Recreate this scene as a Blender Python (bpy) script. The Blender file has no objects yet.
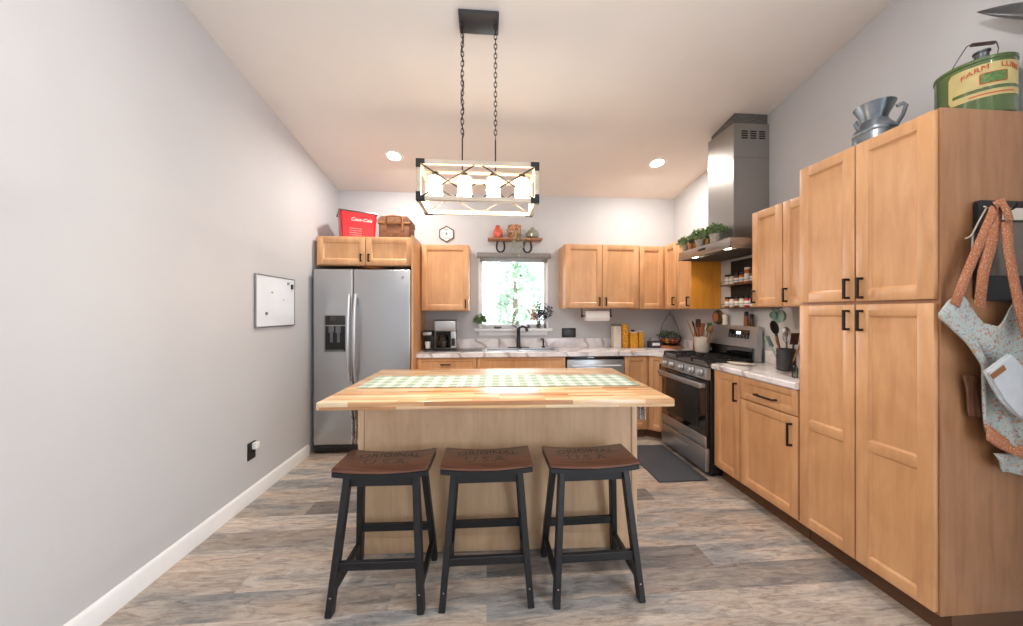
import bpy, bmesh, math, random
from math import pi, sin, cos, radians, tan, sqrt
from mathutils import Vector, Matrix

random.seed(7)
SC = bpy.context.scene
COL = SC.collection

# ------------------------------------------------------------------ camera
cam_d = bpy.data.cameras.new('camera')
cam = bpy.data.objects.new('camera', cam_d)
COL.objects.link(cam)
cam.location = (0, 0, 1.3594)
cam.rotation_euler = (pi / 2, 0, -0.0748)
cam_d.sensor_width = 36
cam_d.lens = 332.68 / 1023 * 36
cam_d.shift_y = -1.0 / 1023
cam_d.clip_start = 0.02
SC.camera = cam

# ------------------------------------------------------------------ view
SC.view_settings.view_transform = 'Standard'
SC.view_settings.look = 'None'
SC.view_settings.gamma = 1
SC.view_settings.use_curve_mapping = False
SC.view_settings.exposure = 0.34
SC.cycles.use_denoising = True
SC.cycles.max_bounces = 10
SC.cycles.diffuse_bounces = 6
SC.cycles.sample_clamp_indirect = 4.0
SC.cycles.caustics_reflective = False
SC.cycles.caustics_refractive = False

# ------------------------------------------------------------------ world
W = bpy.data.worlds.new('world')
SC.world = W
W.use_nodes = True
bg = W.node_tree.nodes['Background']
bg.inputs[0].default_value = (0.86, 0.93, 1.0, 1)
bg.inputs[1].default_value = 4.5


def light(name, kind, loc, energy, color, rot=(0, 0, 0), **kw):
    d = bpy.data.lights.new(name, kind)
    d.energy = energy
    d.color = color
    for k, v in kw.items():
        setattr(d, k, v)
    o = bpy.data.objects.new(name, d)
    COL.objects.link(o)
    o.location = loc
    o.rotation_euler = rot
    return o


# ceiling plane: z = 2.75 + .1743 (3.937 - y)
K = 0.1743


def ceil_z(y):
    return 2.75 + K * (3.937 - y)


XL, XR, YB, YR = -1.69, 2.31, 3.94, -3.4
# bluish daylight from behind right, through an unseen glass door added for it
light('added_door_daylight', 'AREA', (XR - 0.02, -1.75, 1.35), 40, (0.72, 0.85, 1.0), (0, radians(90), 0),
      shape='RECTANGLE', size=2.3, size_y=2.6)
# daylight through the kitchen window
light('kitchen_window_daylight', 'AREA', (0.31, 4.16, 1.62), 14, (0.85, 0.95, 1.0), (radians(-90), 0, 0),
      shape='RECTANGLE', size=0.7, size_y=0.7)
DOWNLIGHTS = [(-0.89, 3.284), (1.722, 3.252), (-0.75, 0.9), (1.3, 0.9), (-0.9, -1.7), (1.55, -1.7)]  # first two are seen; the other four are unseen, added for even fill
for (x, y) in DOWNLIGHTS:
    light('downlight_and_fill_lamp', 'AREA', (x, y, ceil_z(y) - 0.035), 14 if y > 3 else (9 if y > 0 else 8), (1.0, 0.94, 0.87), (0, 0, 0),
          shape='DISK', size=0.13)

# ------------------------------------------------------------------ helpers


def lin(c):
    out = []
    for v in c[:3]:
        v = v / 255
        out.append(v / 12.92 if v <= 0.04045 else ((v + 0.055) / 1.055) ** 2.4)
    return tuple(out) + (1,)


def new_mat(name):
    m = bpy.data.materials.new(name)
    m.use_nodes = True
    nt = m.node_tree
    b = nt.nodes['Principled BSDF']
    return m, nt, b


def plain(name, c, rough=0.5, metal=0.0, var=0.04, scale=30, bump=0.0, coat=0.0, spec=None):
    m, nt, b = new_mat(name)
    N, L = nt.nodes, nt.links
    tc = N.new('ShaderNodeTexCoord')
    no = N.new('ShaderNodeTexNoise')
    no.inputs['Scale'].default_value = scale
    no.inputs['Detail'].default_value = 4
    L.new(tc.outputs['Object'], no.inputs['Vector'])
    r = N.new('ShaderNodeValToRGB')
    cc = lin(c)
    r.color_ramp.elements[0].position = 0.3
    r.color_ramp.elements[1].position = 0.7
    r.color_ramp.elements[0].color = tuple(max(0, x * (1 - var * 1.6)) for x in cc[:3]) + (1,)
    r.color_ramp.elements[1].color = tuple(min(1, x * (1 + var)) for x in cc[:3]) + (1,)
    L.new(no.outputs['Fac'], r.inputs[0])
    L.new(r.outputs[0], b.inputs['Base Color'])
    b.inputs['Roughness'].default_value = rough
    b.inputs['Metallic'].default_value = metal
    if coat:
        b.inputs['Coat Weight'].default_value = coat
    if spec is not None:
        b.inputs['Specular IOR Level'].default_value = spec
    if bump:
        bp = N.new('ShaderNodeBump')
        bp.inputs['Strength'].default_value = bump
        bp.inputs['Distance'].default_value = 0.004
        L.new(no.outputs['Fac'], bp.inputs['Height'])
        L.new(bp.outputs[0], b.inputs['Normal'])
    return m


def ramp(nt, stops, fac, interp='LINEAR'):
    r = nt.nodes.new('ShaderNodeValToRGB')
    r.color_ramp.interpolation = interp
    e = r.color_ramp.elements
    while len(e) > 1:
        e.remove(e[-1])
    e[0].position = stops[0][0]
    e[0].color = lin(stops[0][1])
    for p, c in stops[1:]:
        k = e.new(p)
        k.color = lin(c)
    nt.links.new(fac, r.inputs[0])
    return r


def mapped(nt, scale, coord='Object', rot=(0, 0, 0)):
    tc = nt.nodes.new('ShaderNodeTexCoord')
    mp = nt.nodes.new('ShaderNodeMapping')
    mp.inputs['Scale'].default_value = scale
    mp.inputs['Rotation'].default_value = rot
    nt.links.new(tc.outputs[coord], mp.inputs['Vector'])
    return mp.outputs[0]


def mix(nt, fac, a, b, mode='MIX'):
    n = nt.nodes.new('ShaderNodeMix')
    n.data_type = 'RGBA'
    n.blend_type = mode
    if isinstance(fac, float):
        n.inputs[0].default_value = fac
    else:
        nt.links.new(fac, n.inputs[0])
    for i, v in ((6, a), (7, b)):
        if isinstance(v, tuple):
            n.inputs[i].default_value = v
        else:
            nt.links.new(v, n.inputs[i])
    return n.outputs[2]


def noise(nt, vec, scale, detail=4, rough=0.5, dist=0.0):
    n = nt.nodes.new('ShaderNodeTexNoise')
    n.inputs['Scale'].default_value = scale
    n.inputs['Detail'].default_value = detail
    n.inputs['Roughness'].default_value = rough
    n.inputs['Distortion'].default_value = dist
    nt.links.new(vec, n.inputs['Vector'])
    return n.outputs['Fac']


def wood(name, dark, mid, light_, axis='z', rough=0.42, grain=26, coat=0.15):
    m, nt, b = new_mat(name)
    s = {'x': (0.10, 1, 1), 'y': (1, 0.10, 1), 'z': (1, 1, 0.10)}[axis]
    v = mapped(nt, s)
    f = noise(nt, v, grain, 6, 0.6, 0.6)
    r = ramp(nt, [(0.25, dark), (0.5, mid), (0.78, light_)], f)
    v2 = mapped(nt, {'x': (0.5, 1, 1), 'y': (1, 0.5, 1), 'z': (1, 1, 0.5)}[axis])
    f2 = noise(nt, v2, 5.0, 3, 0.5, 1.2)
    r2 = ramp(nt, [(0.3, (236, 232, 228)), (0.7, (255, 255, 255))], f2)
    c = mix(nt, 1.0, r.outputs[0], r2.outputs[0], 'MULTIPLY')
    nt.links.new(c, b.inputs['Base Color'])
    b.inputs['Roughness'].default_value = rough
    b.inputs['Coat Weight'].default_value = coat
    b.inputs['Coat Roughness'].default_value = 0.25
    bp = nt.nodes.new('ShaderNodeBump')
    bp.inputs['Strength'].default_value = 0.05
    bp.inputs['Distance'].default_value = 0.002
    nt.links.new(f, bp.inputs['Height'])
    nt.links.new(bp.outputs[0], b.inputs['Normal'])
    return m


def staves(name, cols, run, across, L_, Wd, rough=0.35, streak=40):
    """boards laid side by side; run/across are object axes (0,1,2)"""
    m, nt, b = new_mat(name)
    N, L = nt.nodes, nt.links
    tc = N.new('ShaderNodeTexCoord')
    sp = N.new('ShaderNodeSeparateXYZ')
    L.new(tc.outputs['Object'], sp.inputs[0])
    cb = N.new('ShaderNodeCombineXYZ')
    L.new(sp.outputs[run], cb.inputs[0])
    if isinstance(across, tuple):
        ad = N.new('ShaderNodeMath')
        ad.operation = 'ADD'
        L.new(sp.outputs[across[0]], ad.inputs[0])
        L.new(sp.outputs[across[1]], ad.inputs[1])
        L.new(ad.outputs[0], cb.inputs[1])
    else:
        L.new(sp.outputs[across], cb.inputs[1])
    bt = N.new('ShaderNodeTexBrick')
    bt.inputs['Color1'].default_value = (0, 0, 0, 1)
    bt.inputs['Color2'].default_value = (1, 1, 1, 1)
    bt.inputs['Mortar'].default_value = (0.5, 0.5, 0.5, 1)
    bt.inputs['Scale'].default_value = 1
    bt.inputs['Mortar Size'].default_value = 0.0
    bt.inputs['Brick Width'].default_value = L_
    bt.inputs['Row Height'].default_value = Wd
    bt.offset = 0.37
    bt.offset_frequency = 2
    bt.squash = 1.0
    L.new(cb.outputs[0], bt.inputs['Vector'])
    return m, nt, b, cb.outputs[0], bt


# ------------------------------------------------------------------ materials
M = {}
# floor planks
m, nt, b, vec, bt = staves('plank_floor', None, 0, 1, 1.22, 0.155)
n1 = nt.nodes.new('ShaderNodeMapping')
n1.inputs['Scale'].default_value = (1.6, 9, 1)
nt.links.new(vec, n1.inputs['Vector'])
# offset the grain of each plank
off = nt.nodes.new('ShaderNodeVectorMath')
off.operation = 'MULTIPLY_ADD'
nt.links.new(bt.outputs['Color'], off.inputs[0])
off.inputs[1].default_value = (7, 13, 5)
nt.links.new(n1.outputs[0], off.inputs[2])
f1 = noise(nt, off.outputs[0], 4.2, 10, 0.74, 1.1)
r1 = ramp(nt, [(0.27, (112, 102, 98)), (0.40, (176, 164, 156)), (0.5, (206, 196, 186)), (0.6, (226, 216, 204)), (0.72, (240, 232, 222))], f1)
f2 = noise(nt, off.outputs[0], 0.9, 3, 0.5, 0.4)
r2 = ramp(nt, [(0.36, (178, 192, 208)), (0.48, (240, 240, 240)), (0.68, (250, 236, 224))], f2)
c = mix(nt, 0.8, r1.outputs[0], r2.outputs[0], 'MULTIPLY')
r3 = ramp(nt, [(0.0, (138, 141, 148)), (0.12, (178, 178, 182)), (0.3, (214, 210, 206)), (0.5, (236, 234, 232)), (0.75, (244, 242, 240)), (1.0, (255, 255, 255))], bt.outputs['Color'])
c = mix(nt, 0.85, c, r3.outputs[0], 'MULTIPLY')
f4 = noise(nt, off.outputs[0], 13, 8, 0.8, 1.6)
r4 = ramp(nt, [(0.34, (110, 100, 92)), (0.46, (255, 255, 255))], f4)
c = mix(nt, 0.42, c, r4.outputs[0], 'MULTIPLY')
nt.links.new(c, b.inputs['Base Color'])
b.inputs['Roughness'].default_value = 0.42
bp = nt.nodes.new('ShaderNodeBump')
bp.inputs['Strength'].default_value = 0.15
bp.inputs['Distance'].default_value = 0.002
nt.links.new(f1, bp.inputs['Height'])
nt.links.new(bp.outputs[0], b.inputs['Normal'])
M['floor'] = m

# butcher block
m, nt, b, vec, bt = staves('butcher_block', None, 0, (1, 2), 0.36, 0.030)
n1 = nt.nodes.new('ShaderNodeMapping')
n1.inputs['Scale'].default_value = (2, 30, 1)
nt.links.new(vec, n1.inputs['Vector'])
f1 = noise(nt, n1.outputs[0], 1.5, 5, 0.6, 0.5)
r0 = ramp(nt, [(0.0, (172, 120, 80)), (0.2, (204, 156, 108)), (0.42, (220, 182, 136)), (0.65, (228, 198, 158)), (0.85, (236, 216, 182)), (1.0, (208, 158, 110))], bt.outputs['Color'])
r1 = ramp(nt, [(0.3, (214, 196, 180)), (0.6, (255, 255, 255))], f1)
c = mix(nt, 0.9, r0.outputs[0], r1.outputs[0], 'MULTIPLY')
nt.links.new(c, b.inputs['Base Color'])
b.inputs['Roughness'].default_value = 0.28
b.inputs['Coat Weight'].default_value = 0.4
b.inputs['Coat Roughness'].default_value = 0.12
M['butcher'] = m

M['maple'] = wood('maple', (208, 154, 108), (218, 167, 120), (226, 178, 132))
M['maple_shaded'] = wood('maple_shaded', (158, 112, 76), (174, 126, 88), (188, 140, 100))  # darker maple; the dim light on the pantry side is put into the colour
M['maple_pale'] = wood('maple_pale', (204, 168, 132), (214, 180, 144), (222, 190, 156))
M['maple_amber'] = wood('maple_amber', (226, 150, 50), (236, 162, 58), (240, 170, 68))
M['seat_wood'] = wood('seat_wood', (70, 46, 38), (104, 68, 53), (130, 90, 70), 'x', 0.35, 30, 0.4)
M['greywood'] = wood('weathered_wood', (186, 170, 152), (206, 192, 174), (222, 210, 194), 'x', 0.6, 30, 0)
M['board_wood'] = wood('cutting_board_wood', (150, 92, 56), (176, 112, 70), (192, 130, 84))
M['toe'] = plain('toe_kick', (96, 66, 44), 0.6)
M['wall'] = plain('wall_paint', (197, 198, 201), 0.75, var=0.012, scale=3)
M['ceiling'] = plain('ceiling_paint', (236, 232, 228), 0.85, var=0.01, scale=4)
M['trim'] = plain('white_trim', (236, 238, 240), 0.4, var=0.01)
M['white'] = plain('white_paint', (236, 236, 234), 0.35, var=0.01)
M['cream'] = plain('cream_ceramic', (222, 214, 200), 0.3, var=0.05)
M['black'] = plain('black_paint', (22, 24, 28), 0.42, var=0.1)
M['matte_black'] = plain('matte_black', (22, 22, 24), 0.6, var=0.1)
M['bronze'] = plain('dark_bronze', (46, 36, 32), 0.4, metal=0.6)
M['iron'] = plain('cast_iron', (36, 37, 40), 0.55, metal=0.3, bump=0.2, scale=120)
M['plastic_black'] = plain('black_plastic', (28, 28, 30), 0.3, var=0.05)
M['grey_plastic'] = plain('grey_plastic', (96, 98, 102), 0.4)
M['black_glass'] = plain('black_glass', (14, 15, 18), 0.06, coat=0.6)
M['charcoal'] = plain('charcoal_enamel', (52, 54, 58), 0.4)
M['mat'] = plain('rubber_mat', (72, 75, 82), 0.7, var=0.06, scale=60, bump=0.3)
M['red'] = plain('red_enamel', (190, 20, 28), 0.3, coat=0.3)
M['green_enamel'] = plain('green_enamel', (80, 102, 56), 0.25, coat=0.4, var=0.08, scale=8)
M['label_yellow'] = plain('label_yellow', (198, 182, 124), 0.45, var=0.1, scale=12)
M['label_green'] = plain('label_green', (92, 128, 70), 0.45, var=0.3, scale=90)
M['red_ink'] = plain('red_ink', (196, 64, 30), 0.5)
M['dark_ink'] = plain('dark_ink', (50, 48, 46), 0.5)
M['galv'] = plain('galvanised', (140, 148, 156), 0.35, metal=0.85, var=0.25, scale=14)
M['pewter'] = plain('pewter', (110, 114, 120), 0.28, metal=0.9, var=0.2, scale=9)
M['chrome'] = plain('chrome', (200, 202, 206), 0.15, metal=1.0)
M['foliage'] = plain('foliage', (128, 156, 104), 0.6, var=0.4, scale=40)
M['foliage_dark'] = plain('foliage_dark', (92, 112, 86), 0.6, var=0.4, scale=40)
M['foliage_pale'] = plain('foliage_pale', (168, 182, 160), 0.6, var=0.3, scale=40)
M['flower_dark'] = plain('plum_blossom', (70, 66, 84), 0.6, var=0.4, scale=40)
M['flower_pink'] = plain('pink_blossom', (220, 150, 150), 0.6, var=0.3, scale=40)
M['terracotta'] = plain('terracotta', (200, 124, 78), 0.6)
M['concrete'] = plain('whitewashed_pot', (176, 168, 156), 0.7, var=0.15, scale=30)
M['pasta'] = plain('dried_pasta', (222, 160, 48), 0.6, var=0.35, scale=70)
M['paper'] = plain('paper', (240, 238, 236), 0.8, var=0.02)
M['orange_spice'] = plain('orange_spice', (206, 116, 44), 0.6, var=0.2, scale=60)
M['brown_spice'] = plain('brown_spice', (140, 88, 60), 0.6, var=0.3, scale=60)
M['jar_red'] = plain('red_beads', (214, 92, 66), 0.3, var=0.35, scale=60, coat=0.5)
M['jar_mix'] = plain('mixed_fruit', (196, 132, 88), 0.35, var=0.6, scale=45, coat=0.5)
M['jar_sage'] = plain('sage_ceramic', (140, 144, 126), 0.25, var=0.2, scale=40, coat=0.5)
M['board_grey'] = plain('board_grey', (112, 102, 92), .6)
M['cooktop'] = plain('cooktop_enamel', (104, 100, 98), .3, metal=.4)
M['mint'] = plain('mint_enamel', (150, 178, 168), 0.35)
M['blind'] = plain('grey_blind', (132, 128, 126), 0.7, var=0.06)
M['wbase'] = plain('whiteboard', (226, 232, 240), 0.18, var=0.02, scale=4, coat=0.4)
M['alu'] = plain('aluminium', (150, 152, 156), 0.35, metal=0.9)
M['leather'] = plain('tan_leather', (140, 92, 52), 0.6)
M['bark'] = plain('bark', (120, 104, 88), 0.9, var=0.3)
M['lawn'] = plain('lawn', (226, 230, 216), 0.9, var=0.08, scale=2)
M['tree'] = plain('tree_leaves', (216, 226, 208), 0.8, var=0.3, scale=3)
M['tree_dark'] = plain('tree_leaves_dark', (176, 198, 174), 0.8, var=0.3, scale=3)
M['utensil_wood'] = wood('utensil_wood', (150, 104, 66), (178, 130, 86), (196, 150, 104))
M['dark_wood'] = wood('dark_wood', (56, 38, 30), (78, 54, 42), (96, 68, 52), 'y')
M['wicker'] = None
M['grill'] = plain('filter_mesh', (120, 118, 116), 0.5, metal=0.6, var=0.25, scale=60)

# brushed steel
for nm, base, axis in (('steel', (184, 186, 189), (0.4, 0.4, 90)), ('steel_dark', (168, 165, 162), (90, 90, 0.4)), ('steel_light', (214, 216, 220), (1, 1, 40))):
    m, nt, b = new_mat(nm)
    v = mapped(nt, axis)
    f = noise(nt, v, 6, 3, 0.6)
    r = ramp(nt, [(0.3, tuple(int(x * 0.975) for x in base)), (0.7, base)], f)
    nt.links.new(r.outputs[0], b.inputs['Base Color'])
    b.inputs['Metallic'].default_value = 0.86
    rr = nt.nodes.new('ShaderNodeMapRange')
    rr.inputs['To Min'].default_value = 0.30
    rr.inputs['To Max'].default_value = 0.36
    nt.links.new(f, rr.inputs['Value'])
    nt.links.new(rr.outputs[0], b.inputs['Roughness'])
    M[nm] = m

# marble-look laminate
m, nt, b = new_mat('marble_laminate')
v = mapped(nt, (1, 1, 1), rot=(0.3, 0.2, 0.6))
w = nt.nodes.new('ShaderNodeTexWave')
w.inputs['Scale'].default_value = 1.3
w.inputs['Distortion'].default_value = 9
w.inputs['Detail'].default_value = 4
w.inputs['Detail Scale'].default_value = 1.4
nt.links.new(v, w.inputs['Vector'])
r = ramp(nt, [(0.0, (186, 178, 182)), (0.05, (216, 210, 212)), (0.12, (234, 231, 232)), (1.0, (240, 238, 240))], w.outputs['Fac'])
f = noise(nt, v, 5, 6, 0.6, 1.0)
r2 = ramp(nt, [(0.35, (214, 208, 212)), (0.55, (255, 255, 255))], f)
c = mix(nt, 0.8, r.outputs[0], r2.outputs[0], 'MULTIPLY')
nt.links.new(c, b.inputs['Base Color'])
b.inputs['Roughness'].default_value = 0.22
M['marble'] = m

# gingham cloth
m, nt, b = new_mat('green_gingham')
tc = nt.nodes.new('ShaderNodeTexCoord')
sp = nt.nodes.new('ShaderNodeSeparateXYZ')
nt.links.new(tc.outputs['Object'], sp.inputs[0])
fs = []
for ax in (0, 1):
    mu = nt.nodes.new('ShaderNodeMath'); mu.operation = 'MULTIPLY'; mu.inputs[1].default_value = 1 / 0.082
    nt.links.new(sp.outputs[ax], mu.inputs[0])
    fr = nt.nodes.new('ShaderNodeMath'); fr.operation = 'FRACT'
    nt.links.new(mu.outputs[0], fr.inputs[0])
    gt = nt.nodes.new('ShaderNodeMath'); gt.operation = 'GREATER_THAN'; gt.inputs[1].default_value = 0.5
    nt.links.new(fr.outputs[0], gt.inputs[0])
    hf = nt.nodes.new('ShaderNodeMath'); hf.operation = 'MULTIPLY'; hf.inputs[1].default_value = 0.5
    nt.links.new(gt.outputs[0], hf.inputs[0])
    fs.append(hf.outputs[0])
ad = nt.nodes.new('ShaderNodeMath'); ad.operation = 'ADD'
nt.links.new(fs[0], ad.inputs[0]); nt.links.new(fs[1], ad.inputs[1])
r = ramp(nt, [(0.0, (204, 209, 204)), (0.25, (168, 184, 172)), (0.75, (136, 158, 144))], ad.outputs[0], 'CONSTANT')
nt.links.new(r.outputs[0], b.inputs['Base Color'])
b.inputs['Roughness'].default_value = 0.85
M['gingham'] = m


def fabric(name, base, spots, scale=40, thr=0.6):
    m, nt, b = new_mat(name)
    v = mapped(nt, (1, 1, 1))
    vo = nt.nodes.new('ShaderNodeTexVoronoi')
    vo.inputs['Scale'].default_value = scale
    nt.links.new(v, vo.inputs['Vector'])
    f = noise(nt, v, scale * 0.8, 3, 0.5, 1.0)
    stops = [(0.0, base)]
    p = thr
    for s in spots:
        stops.append((p, s))
        p += (1 - thr) / (len(spots) + 0.5)
    r = ramp(nt, stops, vo.outputs['Color'], 'CONSTANT')
    r2 = ramp(nt, [(0.46, (255, 255, 255)), (0.5, (0, 0, 0))], f)
    c = mix(nt, r2.outputs[0], lin(base), r.outputs[0])
    nt.links.new(c, b.inputs['Base Color'])
    b.inputs['Roughness'].default_value = 0.9
    return m


M['floral'] = fabric('floral_cotton', (176, 184, 180), [(176, 126, 108), (140, 158, 160), (186, 150, 116), (150, 116, 120)], 110, 0.4)
M['strap'] = fabric('orange_patterned_cotton', (178, 108, 72), [(206, 170, 142), (192, 134, 100)], 260, 0.4)
M['towel'] = fabric('patterned_towel', (210, 206, 206), [(150, 138, 138), (176, 150, 148)], 60, 0.3)
M['white_cloth'] = plain('white_cotton', (198, 202, 206), 0.9, var=0.03)

# wicker
m, nt, b = new_mat('wicker')
v = mapped(nt, (1, 1, 1))
sp = nt.nodes.new('ShaderNodeSeparateXYZ')
nt.links.new(v, sp.inputs[0])
ch = nt.nodes.new('ShaderNodeTexBrick')
ch.inputs['Color1'].default_value = lin((120, 76, 52))
ch.inputs['Color2'].default_value = lin((164, 112, 78))
ch.inputs['Mortar'].default_value = lin((66, 40, 28))
ch.inputs['Scale'].default_value = 1
ch.inputs['Brick Width'].default_value = 0.028
ch.inputs['Row Height'].default_value = 0.012
ch.inputs['Mortar Size'].default_value = 0.0018
cb = nt.nodes.new('ShaderNodeCombineXYZ')
ad = nt.nodes.new('ShaderNodeMath'); ad.operation = 'ADD'
nt.links.new(sp.outputs[0], ad.inputs[0]); nt.links.new(sp.outputs[1], ad.inputs[1])
nt.links.new(ad.outputs[0], cb.inputs[0]); nt.links.new(sp.outputs[2], cb.inputs[1])
nt.links.new(cb.outputs[0], ch.inputs['Vector'])
nt.links.new(ch.outputs['Color'], b.inputs['Base Color'])
b.inputs['Roughness'].default_value = 0.6
bp = nt.nodes.new('ShaderNodeBump'); bp.inputs['Distance'].default_value = 0.003
nt.links.new(ch.outputs['Fac'], bp.inputs['Height']); bp.invert = True
nt.links.new(bp.outputs[0], b.inputs['Normal'])
M['wicker'] = m

# clear glass without refraction noise
def clear(name, tint, refl=0.12):
    m, nt, b = new_mat(name)
    N, L = nt.nodes, nt.links
    out = N['Material Output']
    t = N.new('ShaderNodeBsdfTransparent'); t.inputs[0].default_value = tint
    g = N.new('ShaderNodeBsdfGlossy'); g.inputs['Roughness'].default_value = 0.05
    fr = N.new('ShaderNodeFresnel'); fr.inputs['IOR'].default_value = 1.45
    mx = N.new('ShaderNodeMixShader')
    L.new(fr.outputs[0], mx.inputs[0]); L.new(t.outputs[0], mx.inputs[1]); L.new(g.outputs[0], mx.inputs[2])
    L.new(mx.outputs[0], out.inputs['Surface'])
    return m


M['glass'] = clear('clear_glass', (0.97, 0.98, 0.98, 1))
m, nt, b = new_mat('frosted_glass')
t_ = nt.nodes.new('ShaderNodeBsdfTransparent')
tr = nt.nodes.new('ShaderNodeBsdfTranslucent'); tr.inputs[0].default_value = (1, .97, .92, 1)
mx = nt.nodes.new('ShaderNodeMixShader'); mx.inputs[0].default_value = .38
nt.links.new(t_.outputs[0], mx.inputs[1]); nt.links.new(tr.outputs[0], mx.inputs[2])
nt.links.new(mx.outputs[0], nt.nodes['Material Output'].inputs['Surface'])
M['shade_glass'] = m
M['glass_green'] = clear('tinted_glass', (0.72, 0.78, 0.74, 1))


def emit(name, c, s):
    m, nt, b = new_mat(name)
    b.inputs['Base Color'].default_value = c
    b.inputs['Emission Color'].default_value = c
    b.inputs['Emission Strength'].default_value = s
    return m


M['bulb'] = emit('lit_bulb', (1.0, 0.74, 0.44, 1), 26)
M['led'] = emit('lit_downlight', (1.0, 0.95, 0.88, 1), 14)
M['hood_led'] = emit('lit_hood_lamp', (1.0, 0.85, 0.6, 1), 10)
M['clock'] = emit('lit_clock', (0.7, 0.9, 1.0, 1), 2.0)


# ------------------------------------------------------------------ mesh builder
class MB:
    def __init__(self):
        self.bm = bmesh.new()

    def box(self, x0, x1, y0, y1, z0, z1, bev=0.0, seg=2, mat=None):
        r = bmesh.ops.create_cube(self.bm, size=1)
        vs = r['verts']
        for v in vs:
            v.co = Vector(((x0 + x1) / 2 + v.co.x * (x1 - x0), (y0 + y1) / 2 + v.co.y * (y1 - y0), (z0 + z1) / 2 + v.co.z * (z1 - z0)))
        es = set()
        for v in vs:
            es.update(v.link_edges)
        if bev:
            bev = min(bev, 0.45 * min(abs(x1 - x0), abs(y1 - y0), abs(z1 - z0)))
            g = bmesh.ops.bevel(self.bm, geom=list(es), offset=bev, segments=seg, affect='EDGES', profile=0.5)
            vs = list({v for v in g['verts']} | {v for v in vs if v.is_valid})
        if mat is not None:
            bmesh.ops.transform(self.bm, matrix=mat, verts=vs)
        return self

    def beam(self, p0, p1, w, d, bev=0.0, up=(0, 0, 1)):
        """rectangular bar from p0 to p1"""
        p0, p1 = Vector(p0), Vector(p1)
        ax = (p1 - p0)
        L = ax.length
        z = ax.normalized()
        u = Vector(up)
        if abs(z.dot(u)) > 0.97:
            u = Vector((0, 1, 0))
        x = u.cross(z).normalized()
        y = z.cross(x)
        m = Matrix((x, y, z)).transposed().to_4x4()
        m.translation = p0
        return self.box(-w / 2, w / 2, -d / 2, d / 2, 0, L, bev, 1, m)

    def lathe(self, prof, c=(0, 0, 0), n=24, axis='z', cap=True):
        rings = []
        for r, z in prof:
            ring = []
            for i in range(n):
                a = 2 * pi * i / n
                p = (r * cos(a), r * sin(a), z)
                if axis == 'y':
                    p = (p[0], p[2], p[1])
                elif axis == 'x':
                    p = (p[2], p[0], p[1])
                ring.append(self.bm.verts.new((p[0] + c[0], p[1] + c[1], p[2] + c[2])))
            rings.append(ring)
        for a, b in zip(rings, rings[1:]):
            for i in range(n):
                j = (i + 1) % n
                f = (a[i], a[j], b[j], b[i])
                self.bm.faces.new(f if axis != 'y' else f[::-1])
        if cap:
            for ring, rev in ((rings[0], True), (rings[-1], False)):
                self.bm.faces.new(ring[::-1] if rev != (axis == 'y') else ring)
        return self

    def cyl(self, c, r, h, n=20, axis='z', r2=None):
        return self.lathe([(r, 0), (r if r2 is None else r2, h)], c, n, axis)

    def tube(self, pts, r, n=8, closed=False, flat=1.0):
        pts = [Vector(p) for p in pts]
        rs = r if isinstance(r, (list, tuple)) else [r] * len(pts)
        rings = []
        prev = None
        N = len(pts)
        for i, p in enumerate(pts):
            if closed:
                t = (pts[(i + 1) % N] - pts[i - 1]).normalized()
            else:
                t = (pts[min(i + 1, N - 1)] - pts[max(i - 1, 0)]).normalized()
            if prev is None:
                u = Vector((0, 0, 1)) if abs(t.z) < 0.9 else Vector((1, 0, 0))
            else:
                u = prev
            x = (u - t * u.dot(t)).normalized()
            prev = x
            y = t.cross(x)
            rings.append([self.bm.verts.new(p + (x * cos(2 * pi * k / n) + y * sin(2 * pi * k / n) * flat) * rs[i]) for k in range(n)])
        pairs = list(zip(rings, rings[1:]))
        if closed:
            pairs.append((rings[-1], rings[0]))
        for a, b in pairs:
            for i in range(n):
                j = (i + 1) % n
                self.bm.faces.new((a[i], a[j], b[j], b[i]))
        if not closed:
            self.bm.faces.new(rings[0][::-1])
            self.bm.faces.new(rings[-1])
        return self

    def prism(self, poly, lo, hi, axis='z'):
        """extrude a 2D polygon: axis z -> (x,y), y -> (x,z), x -> (y,z)"""
        def P(a, b, h):
            return {'z': (a, b, h), 'y': (a, h, b), 'x': (h, a, b)}[axis]
        A = [self.bm.verts.new(P(a, b, lo)) for a, b in poly]
        B = [self.bm.verts.new(P(a, b, hi)) for a, b in poly]
        self.bm.faces.new(A[::-1])
        self.bm.faces.new(B)
        n = len(poly)
        for i in range(n):
            j = (i + 1) % n
            self.bm.faces.new((A[i], A[j], B[j], B[i]))
        return self

    def ball(self, c, r, sx=1, sy=1, sz=1, n=12):
        g = bmesh.ops.create_uvsphere(self.bm, u_segments=n, v_segments=max(6, n // 2), radius=r)
        for v in g['verts']:
            v.co = Vector((v.co.x * sx + c[0], v.co.y * sy + c[1], v.co.z * sz + c[2]))
        return self

    def leaf(self, p, d, L, w):
        """small pointed, slightly folded leaf"""
        p = Vector(p)
        d = Vector(d).normalized()
        s = d.cross(Vector((random.uniform(-1, 1), random.uniform(-1, 1), random.uniform(-1, 1))))
        if s.length < 1e-3:
            s = Vector((1, 0, 0))
        s.normalize()
        n = d.cross(s)
        a = self.bm.verts.new(p)
        b_ = self.bm.verts.new(p + d * L * .45 + s * w / 2 + n * w * .15)
        c_ = self.bm.verts.new(p + d * L)
        e = self.bm.verts.new(p + d * L * .45 - s * w / 2 + n * w * .15)
        self.bm.faces.new((a, b_, c_))
        self.bm.faces.new((a, c_, e))
        return self

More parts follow.
